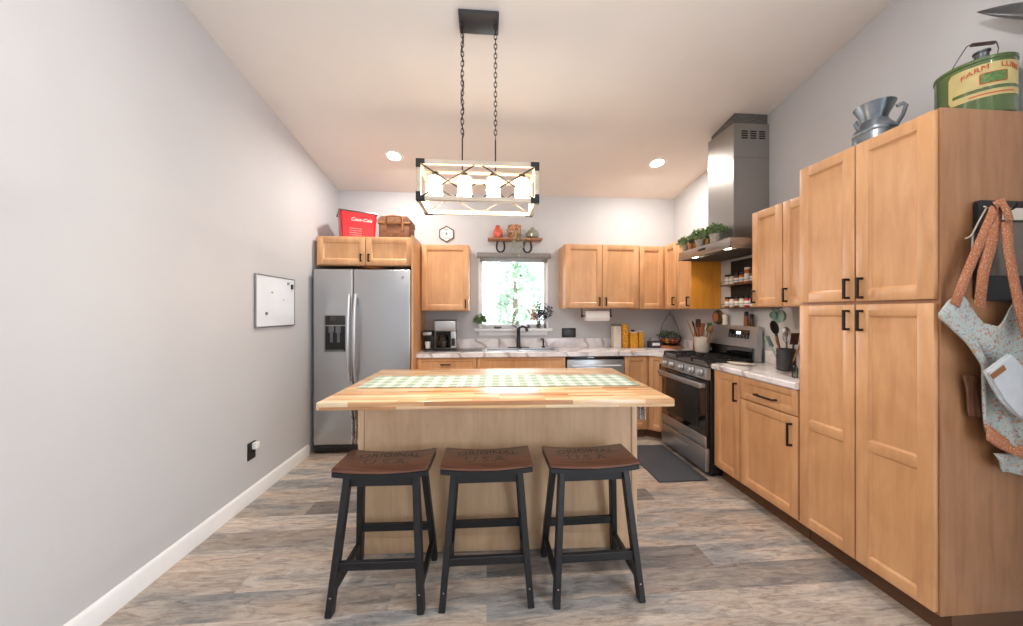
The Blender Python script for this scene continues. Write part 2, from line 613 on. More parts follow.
    def build(self, name, mat, parent=None, smooth=35, mats=None):
        bmesh.ops.recalc_face_normals(self.bm, faces=self.bm.faces)
        me = bpy.data.meshes.new(name)
        self.bm.to_mesh(me)
        self.bm.free()
        me.materials.append(M[mat] if isinstance(mat, str) else mat)
        if smooth:
            me.shade_smooth()
            me.set_sharp_from_angle(angle=radians(smooth))
        o = bpy.data.objects.new(name, me)
        COL.objects.link(o)
        if parent is not None:
            o.parent = parent
        return o


def tag(o, label=None, cat=None, group=None, kind=None):
    if label: o['label'] = label
    if cat: o['category'] = cat
    if group: o['group'] = group
    if kind: o['kind'] = kind
    return o


def thing(name, label, cat, loc=(0, 0, 0), rz=0, group=None):
    o = bpy.data.objects.new(name, None)
    COL.objects.link(o)
    o.location = loc
    o.rotation_euler = (0, 0, rz)
    o.empty_display_size = 0.1
    return tag(o, label, cat, group)


def copy_thing(root, loc, rz=None, label=None):
    r = root.copy(); COL.objects.link(r); r.location = loc
    if rz is not None: r.rotation_euler = (0, 0, rz)
    if label: r['label'] = label
    for ch in list(root.children):
        c = ch.copy(); COL.objects.link(c); c.parent = r
        for g in list(ch.children):
            d = g.copy(); COL.objects.link(d); d.parent = c
    return r


def struct(mb, name, mat, smooth=35):
    return tag(mb.build(name, mat, None, smooth), kind='structure')


def text_mesh(name, body, size, mat, parent, mtx, depth=0.0012, align='CENTER', font_shear=0.0):
    cu = bpy.data.curves.new(name, 'FONT')
    cu.body = body
    cu.size = size
    cu.extrude = depth
    cu.align_x = align
    cu.align_y = 'CENTER'
    cu.shear = font_shear
    cu.resolution_u = 3
    t = bpy.data.objects.new('tmp', cu)
    me = bpy.data.meshes.new_from_object(t)
    bpy.data.objects.remove(t)
    me.transform(mtx)
    me.materials.clear()
    me.materials.append(M[mat])
    o = bpy.data.objects.new(name, me)
    COL.objects.link(o)
    o.parent = parent
    return o


TXT_FRONT = Matrix.Rotation(radians(90), 4, 'X')  # reads when seen from -Y
R90 = -pi / 2                                        # things of the right hand run

# ================================================================== SETTING
T = 0.12
struct(MB().box(XL - T, XR + T, YR - T, YB + T, -0.08, 0.0), 'floor', 'floor')
# walls
zc = ceil_z
struct(MB().prism([(YR - T, -0.08), (YB + T, -0.08), (YB + T, zc(YB + T)), (YR - T, zc(YR - T))], XL - T, XL, 'x'), 'wall_left', 'wall')
GY0, GY1, GZ1 = -3.1, -0.4, 2.55      # opening for the added, unseen glass door
wr = MB()
wr.prism([(GY1, -0.08), (YB + T, -0.08), (YB + T, zc(YB + T)), (GY1, zc(GY1))], XR, XR + T, 'x')
wr.prism([(YR - T, -0.08), (GY0, -0.08), (GY0, zc(GY0)), (YR - T, zc(YR - T))], XR, XR + T, 'x')
wr.prism([(GY0, GZ1), (GY1, GZ1), (GY1, zc(GY1)), (GY0, zc(GY0))], XR, XR + T, 'x')
struct(wr, 'wall_right', 'wall')
struct(MB().prism([(YR - T, zc(YR - T)), (YB + T, zc(YB + T)), (YB + T, zc(YB + T) + .1), (YR - T, zc(YR - T) + .1)], XL - T, XR + T, 'x'), 'ceiling', 'ceiling')
wx0, wx1, wz0, wz1 = -0.10, 0.735, 1.165, 2.04
wb = MB()
wb.box(XL, wx0, YB, YB + T, 0, 2.80)
wb.box(wx1, XR, YB, YB + T, 0, 2.80)
wb.box(wx0, wx1, YB, YB + T, 0, wz0)
wb.box(wx0, wx1, YB, YB + T, wz1, 2.80)
struct(wb, 'wall_back', 'wall')
# rear wall behind the camera
struct(MB().box(XL, XR, YR - T, YR, 0, zc(YR)), 'wall_rear', 'wall')
gd = thing('added_door_1', None, None, (XR + .06, (GY0 + GY1) / 2, 0))
tag(gd, kind='structure')
fb = MB()
hwid = (GY1 - GY0) / 2
for y in (-hwid + .04, 0, hwid - .04):
    fb.box(-.03, .03, y - .04, y + .04, 0, GZ1, .004)
fb.box(-.03, .03, -hwid, hwid, 0, .08, .004); fb.box(-.03, .03, -hwid, hwid, GZ1 - .08, GZ1, .004)
fb.build('door_frame', 'trim', gd)
# baseboards
bb = MB().prism([(0, 0), (.016, 0), (.016, .085), (.010, .098), (.004, .105), (0, .105)], YR, 3.29, 'y')
bb.bm.verts.ensure_lookup_table()
for v in bb.bm.verts: v.co.x += XL
struct(bb, 'baseboard_left', 'trim')
bb = MB().prism([(0, 0), (-.016, 0), (-.016, .085), (-.010, .098), (-.004, .105), (0, .105)], -0.38, 1.22, 'y')
for v in bb.bm.verts: v.co.x += XR
struct(bb, 'baseboard_right', 'trim')

# kitchen window
w1 = thing('window_1', None, None, ((wx0 + wx1) / 2, YB, wz0))
tag(w1, kind='structure')
hw, hh = (wx1 - wx0) / 2, wz1 - wz0
fb = MB()
fr = .05
fb.box(-hw, -hw + fr, .03, .10, 0, hh, .006); fb.box(hw - fr, hw, .03, .10, 0, hh, .006)
fb.box(-hw, hw, .03, .10, 0, fr, .006); fb.box(-hw, hw, .03, .10, hh - fr, hh, .006)
fb.build('window_frame', 'trim', w1)
fb = MB()
for s in (-1, 1):
    fb.box(s * (hw - .012) - .012, s * (hw - .012) + .012, -.012, .03, -.0, hh, .003)
fb.box(-hw, hw, -.012, .03, hh - .024, hh, .003)
fb.build('window_casing', 'trim', w1)
MB().box(-hw - .045, hw + .045, -.045, .03, -.035, 0, .006).build('window_sill', 'trim', w1)
MB().box(-hw + .01, hw - .01, -.012, 0, -.085, -.036, .003).build('window_apron', 'trim', w1)
MB().box(-hw + fr - .005, hw - fr + .005, .062, .066, fr - .005, hh - fr + .005).build('window_pane', 'glass', w1)

# outside
struct(MB().box(-30, 34, 4.07, 60, -0.6, -0.45), 'ground_outside', 'lawn')


def tree(x, y, h, r, mat, label, n=420):
    t = thing('leafy_tree', label, 'tree', (x, y, -.45), random.uniform(0, 6), 'trees seen through the kitchen window')
    MB().tube([(0, 0, 0), (.05, .02, h * .4), (0, .05, h * .75)], [.16, .12, .04], 8).build('trunk', 'bark', t)
    b_ = MB()
    for i in range(n):
        a, e = random.uniform(0, 2 * pi), random.uniform(-1, 1)
        rr = r * random.uniform(.35, 1) * sqrt(max(.05, 1 - e * e * .8))
        p = Vector((rr * cos(a), rr * sin(a), h * .62 + e * h * .42))
        s = random.uniform(.16, .34)
        for k in range(3):
            b_.leaf(p + Vector((random.uniform(-s, s), random.uniform(-s, s), random.uniform(-s, s))),
                    (random.uniform(-1, 1), random.uniform(-1, 1), random.uniform(-.6, 1)), s * 1.3, s * .8)
    b_.build('crown', mat, t, smooth=0)


tree(0.95, 10.5, 3.7, .8, 'tree_dark', 'narrow dark green tree in the middle of the kitchen window', 130)
tree(-0.9, 14, 4.6, 1.6, 'tree', 'pale green tree at the left of the kitchen window', 120)
tree(3.6, 15, 4.8, 1.7, 'tree', 'pale green tree at the right of the kitchen window', 130)
tree(1.6, 19, 5.4, 2.3, 'tree', 'distant pale tree behind the narrow dark one in the window', 120)

# ================================================================== CABINETS
def handle(parent, x, z, L, orient, y0=0.0, mat='bronze'):
    """square bar pull on a front whose face is at y0 (towards -y)"""
    s = .006
    b_ = MB()
    if orient == 'v':
        b_.box(x - s, x + s, y0 - .032, y0 - .022, z - L / 2, z + L / 2, .0015, 1)
        for q in (-1, 1):
            zc_ = z + q * (L / 2 - .006)
            b_.box(x - s, x + s, y0 - .024, y0 + .001, zc_ - s, zc_ + s, .001, 1)
    else:
        b_.box(x - L / 2, x + L / 2, y0 - .032, y0 - .022, z - s, z + s, .0015, 1)
        for q in (-1, 1):
            xc = x + q * (L / 2 - .006)
            b_.box(xc - s, xc + s, y0 - .024, y0 + .001, z - s, z + s, .001, 1)
    return b_.build('handle', mat, parent)


def shaker(x0, x1, z0, z1, rails=(), rw=.055, t=.02):
    """five piece front between x0..x1, z0..z1, face at y = 0"""
    b_ = MB()
    w = min(rw, (x1 - x0) * .28)
    h = min(rw, (z1 - z0) * .28)
    be = .0022
    b_.box(x0, x0 + w, 0, t, z0, z1, be); b_.box(x1 - w, x1, 0, t, z0, z1, be)
    b_.box(x0 + w - .001, x1 - w + .001, 0.0003, t, z0, z0 + h, be); b_.box(x0 + w - .001, x1 - w + .001, 0.0003, t, z1 - h, z1, be)
    for r_ in rails:
        b_.box(x0 + w - .001, x1 - w + .001, 0.0003, t, r_ - h * .45, r_ + h * .45, be)
    b_.box(x0 + w - .002, x1 - w + .002, .010, t - .002, z0 + h - .002, z1 - h + .002)
    # sloped bead around the panel
    zs = [z0 + h] + sorted(rails) + [z1 - h]
    for i in range(len(zs) - 1):
        a = zs[i] + (h * .45 if i > 0 else 0)
        c_ = zs[i + 1] - (h * .45 if i < len(zs) - 2 else 0)
        s = .009
        X0, X1 = x0 + w, x1 - w
        q = [((X0, a), (X1, a), (X1 - s, a + s), (X0 + s, a + s)), ((X0, c_), (X1, c_), (X1 - s, c_ - s), (X0 + s, c_ - s)),
             ((X0, a), (X0, c_), (X0 + s, c_ - s), (X0 + s, a + s)), ((X1, a), (X1, c_), (X1 - s, c_ - s), (X1 - s, a + s))]
        for (p, q1, r1, s1) in q:
            vs = [b_.bm.verts.new((p[0], .003, p[1])), b_.bm.verts.new((q1[0], .003, q1[1])),
                  b_.bm.verts.new((r1[0], .0098, r1[1])), b_.bm.verts.new((s1[0], .0098, s1[1]))]
            b_.bm.faces.new(vs)
    return b_


def cabinet(name, label, loc, rz, w, d, h, fronts, toe=0.0, group=None, body_mat='maple', cat='cabinet', open_top=False):
    t = thing(name, label, cat, loc, rz, group)
    b_ = MB()
    y = .021
    if open_top:
        b_.box(0, w, y, d, toe, .755).box(0, w, y, y + .018, .755, h).box(0, .018, y + .018, d, .755, h).box(w - .018, w, y + .018, d, .755, h)
    else:
        b_.box(0, w, y, d, toe, h, .0015, 1)
    b_.build('cabinet_body', body_mat, t)
    if toe:
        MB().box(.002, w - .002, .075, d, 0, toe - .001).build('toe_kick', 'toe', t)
    for f in fronts:
        kind, x0, x1, z0, z1 = f[:5]
        opt = f[5] if len(f) > 5 else {}
        g = .0018
        o = shaker(x0 + g, x1 - g, z0 + g, z1 - g, opt.get('rails', ()), rw=opt.get('rw', .055)).build(kind, 'maple', t)
        if 'h' in opt:
            hx, hz, L, ori = opt['h']
            handle(o, hx, hz, L, ori)
    return t


# --- island
ISL = thing('kitchen_island', 'long butcher block kitchen island with pale maple base, three stools before it', 'island', (0.0767, 2.066, 0), -0.033)
MB().box(-.867, .867, -.458, .458, .892, .930, .004, 2).build('countertop', 'butcher', ISL)
MB().box(-.755, .765, -.165, .39, .0, .890).build('cabinet_base', 'maple_pale', ISL)
MB().box(-.790, -.757, -.172, .395, .0, .891, .003).build('end_panel', 'maple_pale', ISL)
MB().box(.767, .800, -.172, .395, .0, .891, .003).build('end_panel', 'maple_pale', ISL)
MB().box(-.756, .766, -.169, -.1655, .0, .09, .001).build('base_rail', 'maple_pale', ISL)
for s, x in ((-1, -.866), (1, .868)):
    b_ = MB()
    b_.tube([(x, -.12, .82), (x, .22, .82)], .006, 8)
    b_.tube([(x, -.10, .82), (x - s * .074, -.10, .82)], .005, 6); b_.tube([(x, .20, .82), (x - s * .074, .20, .82)], .005, 6)
    b_.build('towel_rail', 'bronze', ISL)


def towel(name, label, loc, rz, w, h1, h2, rr=.012):
    """cloth folded over a rail running along local y"""
    b_ = MB()
    prof = [(-rr, -h1 + i * h1 / 8) for i in range(8)] + [(-rr, 0)] + [(-rr * cos(a), rr * sin(a)) for a in (pi / 4, pi / 2, 3 * pi / 4)] + [(rr, 0)] + [(rr, -i * h2 / 8) for i in range(1, 9)]
    n = 14
    g = []
    for i, (x, z) in enumerate(prof):
        row = []
        for k in range(n + 1):
            u = k / n
            amp = .013 * min(1, abs(z) / .12)
            row.append(b_.bm.verts.new((x + amp * sin(u * 14 + 1), (u - .5) * w * (1 - .12 * min(1, abs(z) / .1)), z + (.004 * sin(u * 9) if i in (0, len(prof) - 1) else 0))))
        g.append(row)
    for a, c_ in zip(g, g[1:]):
        for k in range(n):
            b_.bm.faces.new((a[k], a[k + 1], c_[k + 1], c_[k]))
    o = b_.build(name, 'towel', None, 60)
    o.location = loc; o.rotation_euler = (0, 0, rz)
    md = o.modifiers.new('thickness', 'SOLIDIFY'); md.thickness = .004; md.offset = 1
    return tag(o, label, 'towel')


towel('dish_towel', 'grey and white patterned dish towel hanging off the left end of the island', (-.789, 2.14, .8265), -.033, .26, .25, .24)
towel('dish_towel', 'grey patterned dish towel hanging off the right end of the island', (.945, 2.06, .8265), -.033, .22, .13, .13)

# runner
b_ = MB()
for i in range(40):
    pass
nx, ny = 60, 8
g = []
for i in range(nx + 1):
    row = []
    for j in range(ny + 1):
        x = -.80 + 1.62 * i / nx; y = -.165 + .335 * j / ny
        row.append(b_.bm.verts.new((x, y, .0012 + .0012 * sin(x * 17) * sin(y * 23))))
    g.append(row)
for i in range(nx):
    for j in range(ny):
        b_.bm.faces.new((g[i][j], g[i + 1][j], g[i + 1][j + 1], g[i][j + 1]))
o = b_.build('table_runner', 'gingham', None, 60)
o.location = (0.0767, 2.066, .9315); o.rotation_euler = (0, 0, -.033)
md = o.modifiers.new('thickness', 'SOLIDIFY'); md.thickness = .002; md.offset = 1
tag(o, 'green and white gingham runner laid along the island top', 'table runner')

# --- stools
def make_stool(label, loc, rz):
    t = thing('bar_stool', label, 'stool', loc, rz, 'bar stools at the island')
    def saddle(w, d, zt, th, nx=24):
        b_ = MB()
        top, bot = [], []
        for i in range(nx + 1):
            x = -w / 2 + w * i / nx
            z = zt - .015 * (1 - (2 * x / w) ** 2)
            top.append([b_.bm.verts.new((x, y, z - (.004 if abs(y) > d / 2 - .001 else 0))) for y in (-d / 2, -d / 2 + .008, d / 2 - .008, d / 2)])
            bot.append([b_.bm.verts.new((x, y, z - th)) for y in (-d / 2, d / 2)])
        for i in range(nx):
            a, c_ = top[i], top[i + 1]
            for k in range(3):
                b_.bm.faces.new((a[k], c_[k], c_[k + 1], a[k + 1]))
            b_.bm.faces.new((bot[i][0], bot[i][1], bot[i + 1][1], bot[i + 1][0]))
            b_.bm.faces.new((bot[i][0], bot[i + 1][0], c_[0], a[0]))
            b_.bm.faces.new((a[3], c_[3], bot[i + 1][1], bot[i][1]))
        b_.bm.faces.new((bot[0][0], top[0][0], top[0][1], top[0][2], top[0][3], bot[0][1]))
        b_.bm.faces.new((bot[-1][1], top[-1][3], top[-1][2], top[-1][1], top[-1][0], bot[-1][0]))
        return b_
    seat = saddle(.44, .232, .632, .012).build('seat', 'seat_wood', t)
    saddle(.438, .230, .6195, .026).build('seat_edge', 'black', t)
    # carved lettering, following the saddle
    def carve(body, size, y, arc):
        o = text_mesh('carved_lettering', body, size, 'dark_ink', seat, Matrix.Identity(4), .0005)
        for v in o.data.vertices:
            x, yy = v.co.x, v.co.y
            v.co.y = yy * .9 + y - arc * x * x
            v.co.z = .632 - .015 * (1 - (2 * x / .44) ** 2) + .0004 + v.co.z * .3
    carve('ORIGINAL', .068, .062, 1.1)
    carve('U.S.A.', .092, -.020, 0)
    for sx in (-1, 1):
        for sy in (-1, 1):
            b_ = MB()
            b_.beam((sx * .158, sy * .078, .598), (sx * .203, sy * .165, 0.0), .030, .044, .003, up=(0, 1, 0))
            for v in b_.bm.verts:
                if v.co.z < .03: v.co.z = max(v.co.z, 0.0)
            leg = b_.build('leg', 'black', t)
            b_ = MB(); b_.lathe([(.004, 0), (.004, .002), (.002, .003)], (sx * .196, sy * .152 - .0235 if sy < 0 else sy * .152 + .0235, .085), 10, 'y')
            b_.build('screw', 'chrome', leg)
    for sy in (-1, 1):
        z = .20
        k = (.598 - z) / .598
        yy = sy * (.078 + .087 * k)
        xx = .158 + .045 * k
        MB().box(-xx + .012, xx - .012, yy - .011, yy + .011, z - .019, z + .019, .002, 1).build('stretcher', 'black', t)
        MB().box(-.150, .150, sy * .079 - .010, sy * .079 + .010, .535, .592, .002, 1).build('apron_rail', 'black', t)
    for sx in (-1, 1):
        z = .105
        k = (.598 - z) / .598
        xx = sx * (.158 + .045 * k); yy = .078 + .087 * k
        MB().box(xx - .011, xx + .011, -yy + .012, yy - .012, z - .019, z + .019, .002, 1).build('stretcher', 'black', t)
        MB().box(sx * .159 - .010, sx * .159 + .010, -.066, .066, .535, .592, .002, 1).build('apron_rail', 'black', t)
    return t


st = make_stool('black saddle stool with carved brown seat, leftmost of the three at the island', (-.493, 1.705, 0), -.03)
copy_thing(st, (.003, 1.698, 0), -.01, 'black saddle stool with carved brown seat, middle of the three at the island')
copy_thing(st, (.522, 1.682, 0), .01, 'black saddle stool with carved brown seat, rightmost of the three, nearest the stove')

# --- refrigerator
FR = thing('refrigerator', 'stainless steel side-by-side refrigerator with ice dispenser', 'refrigerator', (-1.648, 3.30, 0))
MB().box(.004, .908, .066, .60, .03, 1.762, .004).build('cabinet_body', 'charcoal', FR)
fd = MB().box(0, .3655, 0, .064, .085, 1.77, .012, 3).build('freezer_door', 'steel', FR)
rd = MB().box(.3705, .912, 0, .064, .085, 1.77, .012, 3).build('refrigerator_door', 'steel', FR)
b_ = MB().box(.006, .906, .012, .06, .012, .080, .003)
for i in range(20): b_.box(.03 + i * .043, .06 + i * .043, .006, .013, .03, .062, .001, 1)
b_.build('toe_grille', 'plastic_black', FR)
for x, dr in ((.340, fd), (.397, rd)):
    pts = []
    for i in range(13):
        u = i / 12
        z = .70 + .83 * u
        pts.append((x, -.018 - .040 * sin(pi * u) ** .7, z))
    hd = MB().tube(pts, .0135, 10).build('handle', 'steel_light', dr)
    for z0_ in (.70, 1.495):
        MB().box(x - .013, x + .013, -.03, .003, z0_, z0_ + .035, .004).build('handle_mount', 'steel_light', hd)
dp = MB().box(.100, .312, -.006, .004, .975, 1.335, .006).build('ice_dispenser', 'steel_dark', fd)
b_ = MB().box(.115, .298, -.010, -.0055, 1.235, 1.325, .003).build('control_pad', 'black_glass', dp)
b_ = MB()
b_.box(.115, .298, -.0085, -.0055, .985, 1.225, .002)
b_.build('dispenser_recess', 'matte_black', dp)
b_ = MB()
b_.box(.150, .200, -.024, -.009, 1.16, 1.222, .004); b_.box(.215, .262, -.024, -.009, 1.16, 1.222, .004)
b_.box(.162, .188, -.016, -.009, 1.07, 1.16, .003); b_.box(.226, .252, -.016, -.009, 1.07, 1.16, .003)
b_.box(.125, .288, -.022, -.009, .985, 1.0, .003)
b_.build('dispenser_paddle', 'grey_plastic', dp)
MB().lathe([(.016, 0), (.016, -.003), (.012, -.004)], (.835, 0, 1.695), 20, 'y').build('badge', 'chrome', rd)
MB().box(.02, .08, .02, .10, 1.7705, 1.782, .003).box(.83, .89, .02, .10, 1.7705, 1.782, .003).build('hinge_cover', 'plastic_black', FR)

# cabinet above fridge and panel beside
cabinet('wall_cabinet', 'short two-door maple cabinet above the refrigerator', (-1.655, 3.36, 1.815), 0, .925, .575, .287,
        [('door', 0.015, .468, .006, .281, {'h': (.432, .075, .075, 'v')}), ('door', .470, .922, .006, .281, {'h': (.506, .075, .075, 'v')})], group='maple wall cabinets')
o = MB().box(-.7275, -.7065, 3.285, 3.935, 0, 2.10, .0015, 1).build('tall_end_panel', 'maple')
tag(o, 'tall narrow maple panel standing at the right side of the refrigerator', 'panel')

UB, UH = 1.383, .715
cabinet('wall_cabinet', 'single-door maple wall cabinet between refrigerator and window, above coffee makers', (-.700, 3.62, 1.372), 0, .511, .318, .715,
        [('door', .004, .507, .004, .711, {'h': (.475, .075, .095, 'v')})], group='maple wall cabinets')
cabinet('wall_cabinet', 'two-door maple wall cabinet right of the window, above the paper towels', (.864, 3.62, 1.40), 0, .846, .318, .715,
        [('door', .004, .422, .004, .711, {'h': (.386, .075, .095, 'v')}), ('door', .424, .842, .004, .711, {'h': (.460, .075, .095, 'v')})], group='maple wall cabinets')
# corner wall cabinet (L shaped)
cw = thing('wall_cabinet', 'maple corner wall cabinet where the back and right walls meet', 'cabinet', (1.712, 3.62, 1.39), 0, 'maple wall cabinets')
b_ = MB().prism([(0, .021), (.309, .021), (.309, -.238), (.596, -.238), (.596, .316), (0, .316)], 0, .715, 'z')
b_.build('cabinet_body', 'maple', cw)
shaker(.004, .283, .004, .711).build('door', 'maple', cw)
d2 = shaker(.004, .236, .004, .711)
for v in d2.bm.verts:
    x, y = v.co.x, v.co.y
    v.co.x, v.co.y = .288 + y, -x
d2 = d2.build('door', 'maple', cw)
b_ = MB().box(.288 - .032, .288 - .022, -.214, -.202, .04, .13, .0015, 1)
b_.box(.264, .289, -.214, -.202, .04, .052, .001).box(.264, .289, -.214, -.202, .118, .13, .001)
b_.build('handle', 'bronze', d2)
uc = cabinet('wall_cabinet', 'maple wall cabinet with amber end panel, beside and partly behind the range hood', (2.0, 3.379, 1.39), R90, .256, .308, .715,
             [('door', .003, .253, .004, .711, {'h': (.222, .075, .095, 'v')})], group='maple wall cabinets')
MB().box(.2565, .2600, .002, .308, .0, .715, .0008, 1).build('end_panel', 'maple_amber', uc)
cabinet('wall_cabinet', 'two-door maple wall cabinet between range hood and tall pantry', (2.0, 2.375, 1.395), R90, .528, .308, .712,
        [('door', .004, .262, .004, .708, {'h': (.030, .078, .095, 'v')}), ('door', .265, .524, .004, .708, {'h': (.295, .078, .095, 'v')})], group='maple wall cabinets')

# --- base cabinets, back run
FY = 3.43
cabinet('base_cabinet', 'maple base cabinet with drawer below the coffee makers', (-.704, FY, 0), 0, .604, .50, .896,
        [('drawer', .003, .601, .745, .893, {'h': (.29, .825, .10, 'h'), 'rw': .035}), ('door', .003, .301, .115, .741, {'h': (.27, .66, .11, 'v')}), ('door', .303, .601, .115, .741, {'h': (.335, .66, .11, 'v')})], .1, 'maple base cabinets')
cabinet('base_cabinet', 'maple sink base cabinet with plain false front under the window', (-.098, FY, 0), 0, .926, .50, .896,
        [('false_front', .003, .923, .745, .893, {'rw': .03}), ('door', .003, .462, .115, .741, {'h': (.43, .66, .11, 'v')}), ('door', .464, .923, .115, .741, {'h': (.495, .66, .11, 'v')})], .1, 'maple base cabinets', open_top=True)
cabinet('base_cabinet', 'narrow full-door maple base cabinet right of the dishwasher', (1.456, FY, 0), 0, .262, .50, .896,
        [('door', .003, .259, .115, .893)], .1, 'maple base cabinets')
# dishwasher
DW = thing('dishwasher', 'stainless steel dishwasher under the counter right of the sink', 'dishwasher', (.834, FY, 0))
MB().box(.002, .614, .03, .50, .1, .893).build('tub', 'charcoal', DW)
dd = MB().box(.004, .612, -.012, .028, .115, .86, .006).build('door', 'steel', DW)
MB().box(.004, .612, -.008, .028, .863, .892, .003).build('control_strip', 'black_glass', DW)
MB().tube([(.05, -.045, .80), (.566, -.045, .80)], .011, 10).box(.06, .08, -.045, -.008, .792, .808, .002).box(.536, .556, -.045, -.008, .792, .808, .002).build('handle', 'steel_light', dd)
MB().box(.004, .612, .06, .08, 0, .1).build('toe_kick', 'matte_black', DW)
# corner base cabinet with angled door
CB = thing('base_cabinet', 'maple corner base cabinet with narrow angled door beside the stove', 'cabinet', (1.722, FY, 0), 0, 'maple base cabinets')
dx, dy = .108, -.118
b_ = MB().prism([(0, .023), (dx + .016, dy + .020), (dx + .03, dy), (.58, dy), (.58, .50), (0, .50)], .1, .896, 'z')
b_.build('cabinet_body', 'maple', CB)
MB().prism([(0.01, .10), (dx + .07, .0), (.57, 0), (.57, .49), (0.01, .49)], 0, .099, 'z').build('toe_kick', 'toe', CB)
L = sqrt(dx * dx + dy * dy)
dm = shaker(.004, L - .004, .118, .893, rw=.045)
ang = math.atan2(dy, dx)
for v in dm.bm.verts:
    x, y = v.co.x, v.co.y
    v.co.x = x * cos(ang) - y * sin(ang); v.co.y = x * sin(ang) + y * cos(ang)
dm = dm.build('door', 'maple', CB)
hb = MB().box(L - .036, L - .024, -.032, -.022, .70, .82, .0015, 1).box(L - .036, L - .024, -.024, .001, .70, .712, .001).box(L - .036, L - .024, -.024, .001, .808, .82, .001)
for v in hb.bm.verts:
    x, y = v.co.x, v.co.y
    v.co.x = x * cos(ang) - y * sin(ang); v.co.y = x * sin(ang) + y * cos(ang)
hb.build('handle', 'bronze', dm)

# --- base cabinet right run
cabinet('base_cabinet', 'maple base cabinet between stove and pantry with one drawer and two doors', (1.848, 2.580, 0), R90, .735, .46, .896,
        [('door', .003, .274, .115, .893, {'h': (.244, .765, .14, 'v')}),
         ('drawer', .278, .732, .735, .893, {'h': (.51, .795, .16, 'h'), 'rw': .04}),
         ('door', .278, .732, .115, .730, {'h': (.690, .615, .14, 'v')})], .1, 'maple base cabinets')

# --- pantry
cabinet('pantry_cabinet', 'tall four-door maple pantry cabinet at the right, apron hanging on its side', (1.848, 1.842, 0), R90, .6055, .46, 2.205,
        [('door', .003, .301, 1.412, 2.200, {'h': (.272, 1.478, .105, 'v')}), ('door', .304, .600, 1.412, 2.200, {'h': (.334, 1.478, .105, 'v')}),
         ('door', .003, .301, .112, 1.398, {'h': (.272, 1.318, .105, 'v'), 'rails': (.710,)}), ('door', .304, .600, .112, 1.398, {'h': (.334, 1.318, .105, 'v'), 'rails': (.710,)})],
        .1, body_mat='maple_shaded')

# --- counter tops
CT0, CT1 = .898, .940
SX0, SX1, SY0, SY1 = -.02, .77, 3.505, 3.835
b_ = MB()
b_.prism([(-.705, 3.40), (SX0, 3.40), (SX0, YB - .002), (-.705, YB - .002)], CT0, CT1)
b_.prism([(SX0, 3.40), (SX1, 3.40), (SX1, SY0), (SX0, SY0)], CT0, CT1)
b_.prism([(SX0, SY1), (SX1, SY1), (SX1, YB - .002), (SX0, YB - .002)], CT0, CT1)
b_.prism([(SX1, 3.40), (1.705, 3.40), (1.815, 3.300), (XR - .002, 3.300), (XR - .002, YB - .002), (SX1, YB - .002)], CT0, CT1)
ctop = b_.build('countertop', 'marble', None, 20)
tag(ctop, 'white marble-look countertop along the back wall, around the sink', 'countertop')
MB().box(-.705, XR - .023, YB - .022, YB - .002, CT1 + .0005, 1.045, .004).box(XR - .022, XR - .002, 3.30, YB - .003, CT1 + .0005, 1.045, .004).build('backsplash', 'marble', ctop)
b_ = MB().prism([(1.822, 1.844), (XR - .002, 1.844), (XR - .002, 2.578), (1.822, 2.578)], CT0, CT1)
bmesh.ops.bevel(b_.bm, geom=[e for e in b_.bm.edges if all(abs(v.co.x - 1.822) < 1e-4 for v in e.verts) and abs(e.verts[0].co.z - e.verts[1].co.z) < 1e-4], offset=.008, segments=3, affect='EDGES')
c2 = b_.build('countertop', 'marble')
tag(c2, 'short white marble-look countertop between stove and pantry', 'countertop')
MB().box(XR - .022, XR - .002, 1.846, 2.578, CT1 + .0005, 1.045, .004).build('backsplash', 'marble', c2)

# --- sink + faucet
SK = thing('kitchen_sink', 'drop-in stainless double bowl sink below the window', 'sink', ((SX0 + SX1) / 2, (SY0 + SY1) / 2, CT1))
hx, hy = (SX1 - SX0) / 2, (SY1 - SY0) / 2
b_ = MB()
for (a, c_, e, f) in ((-hx - .015, hx + .015, -hy - .012, -hy + .022), (-hx - .015, hx + .015, hy - .06, hy + .012), (-hx - .015, -hx + .025, -hy, hy), (hx - .025, hx + .015, -hy, hy), (-.02, .02, -hy, hy)):
    b_.box(a, c_, e, f, .0008, .009, .003)
b_.build('rim', 'steel_light', SK)
for s in (-1, 1):
    x0, x1 = (.02, hx - .022) if s > 0 else (-hx + .022, -.02)
    b_ = MB()
    y0, y1, z0, z1 = -hy + .02, hy - .06, -.17, .004
    for q in ((x0, x0 + .004, y0, y1, z0, z1), (x1 - .004, x1, y0, y1, z0, z1), (x0, x1, y0, y0 + .004, z0, z1), (x0, x1, y1 - .004, y1, z0, z1), (x0, x1, y0, y1, z0, z0 + .004)):
        b_.box(*q)
    bowl = b_.build('bowl', 'steel_light', SK)
    MB().lathe([(.04, 0), (.04, .003), (.02, .001)], ((x0 + x1) / 2, (y0 + y1) / 2, z0 + .005), 20).build('drain', 'charcoal', bowl)
FA = thing('faucet', 'black single-post faucet with pull-down spout behind the sink', 'faucet', (.365, 3.806, CT1 + .0095))
MB().box(-.125, .125, -.024, .024, 0, .010, .005, 3).build('base_plate', 'plastic_black', FA)
MB().lathe([(.026, .010), (.023, .03), (.021, .12), (.021, .20), (.024, .215), (.018, .225)], (0, 0, 0), 20).build('post', 'plastic_black', FA)
MB().tube([(0, 0, .205), (.012, -.03, .235), (.045, -.075, .252), (.075, -.11, .235), (.085, -.125, .195)], [.016, .015, .014, .016, .018], 10).build('spout', 'plastic_black', FA)
MB().tube([(0, -.01, .215), (-.035, -.015, .245), (-.075, -.02, .268)], [.010, .008, .006], 8).build('lever', 'plastic_black', FA)
SD = thing('soap_dispenser', 'small black soap pump right of the faucet', 'soap dispenser', (.655, 3.81, CT1 + .0095))
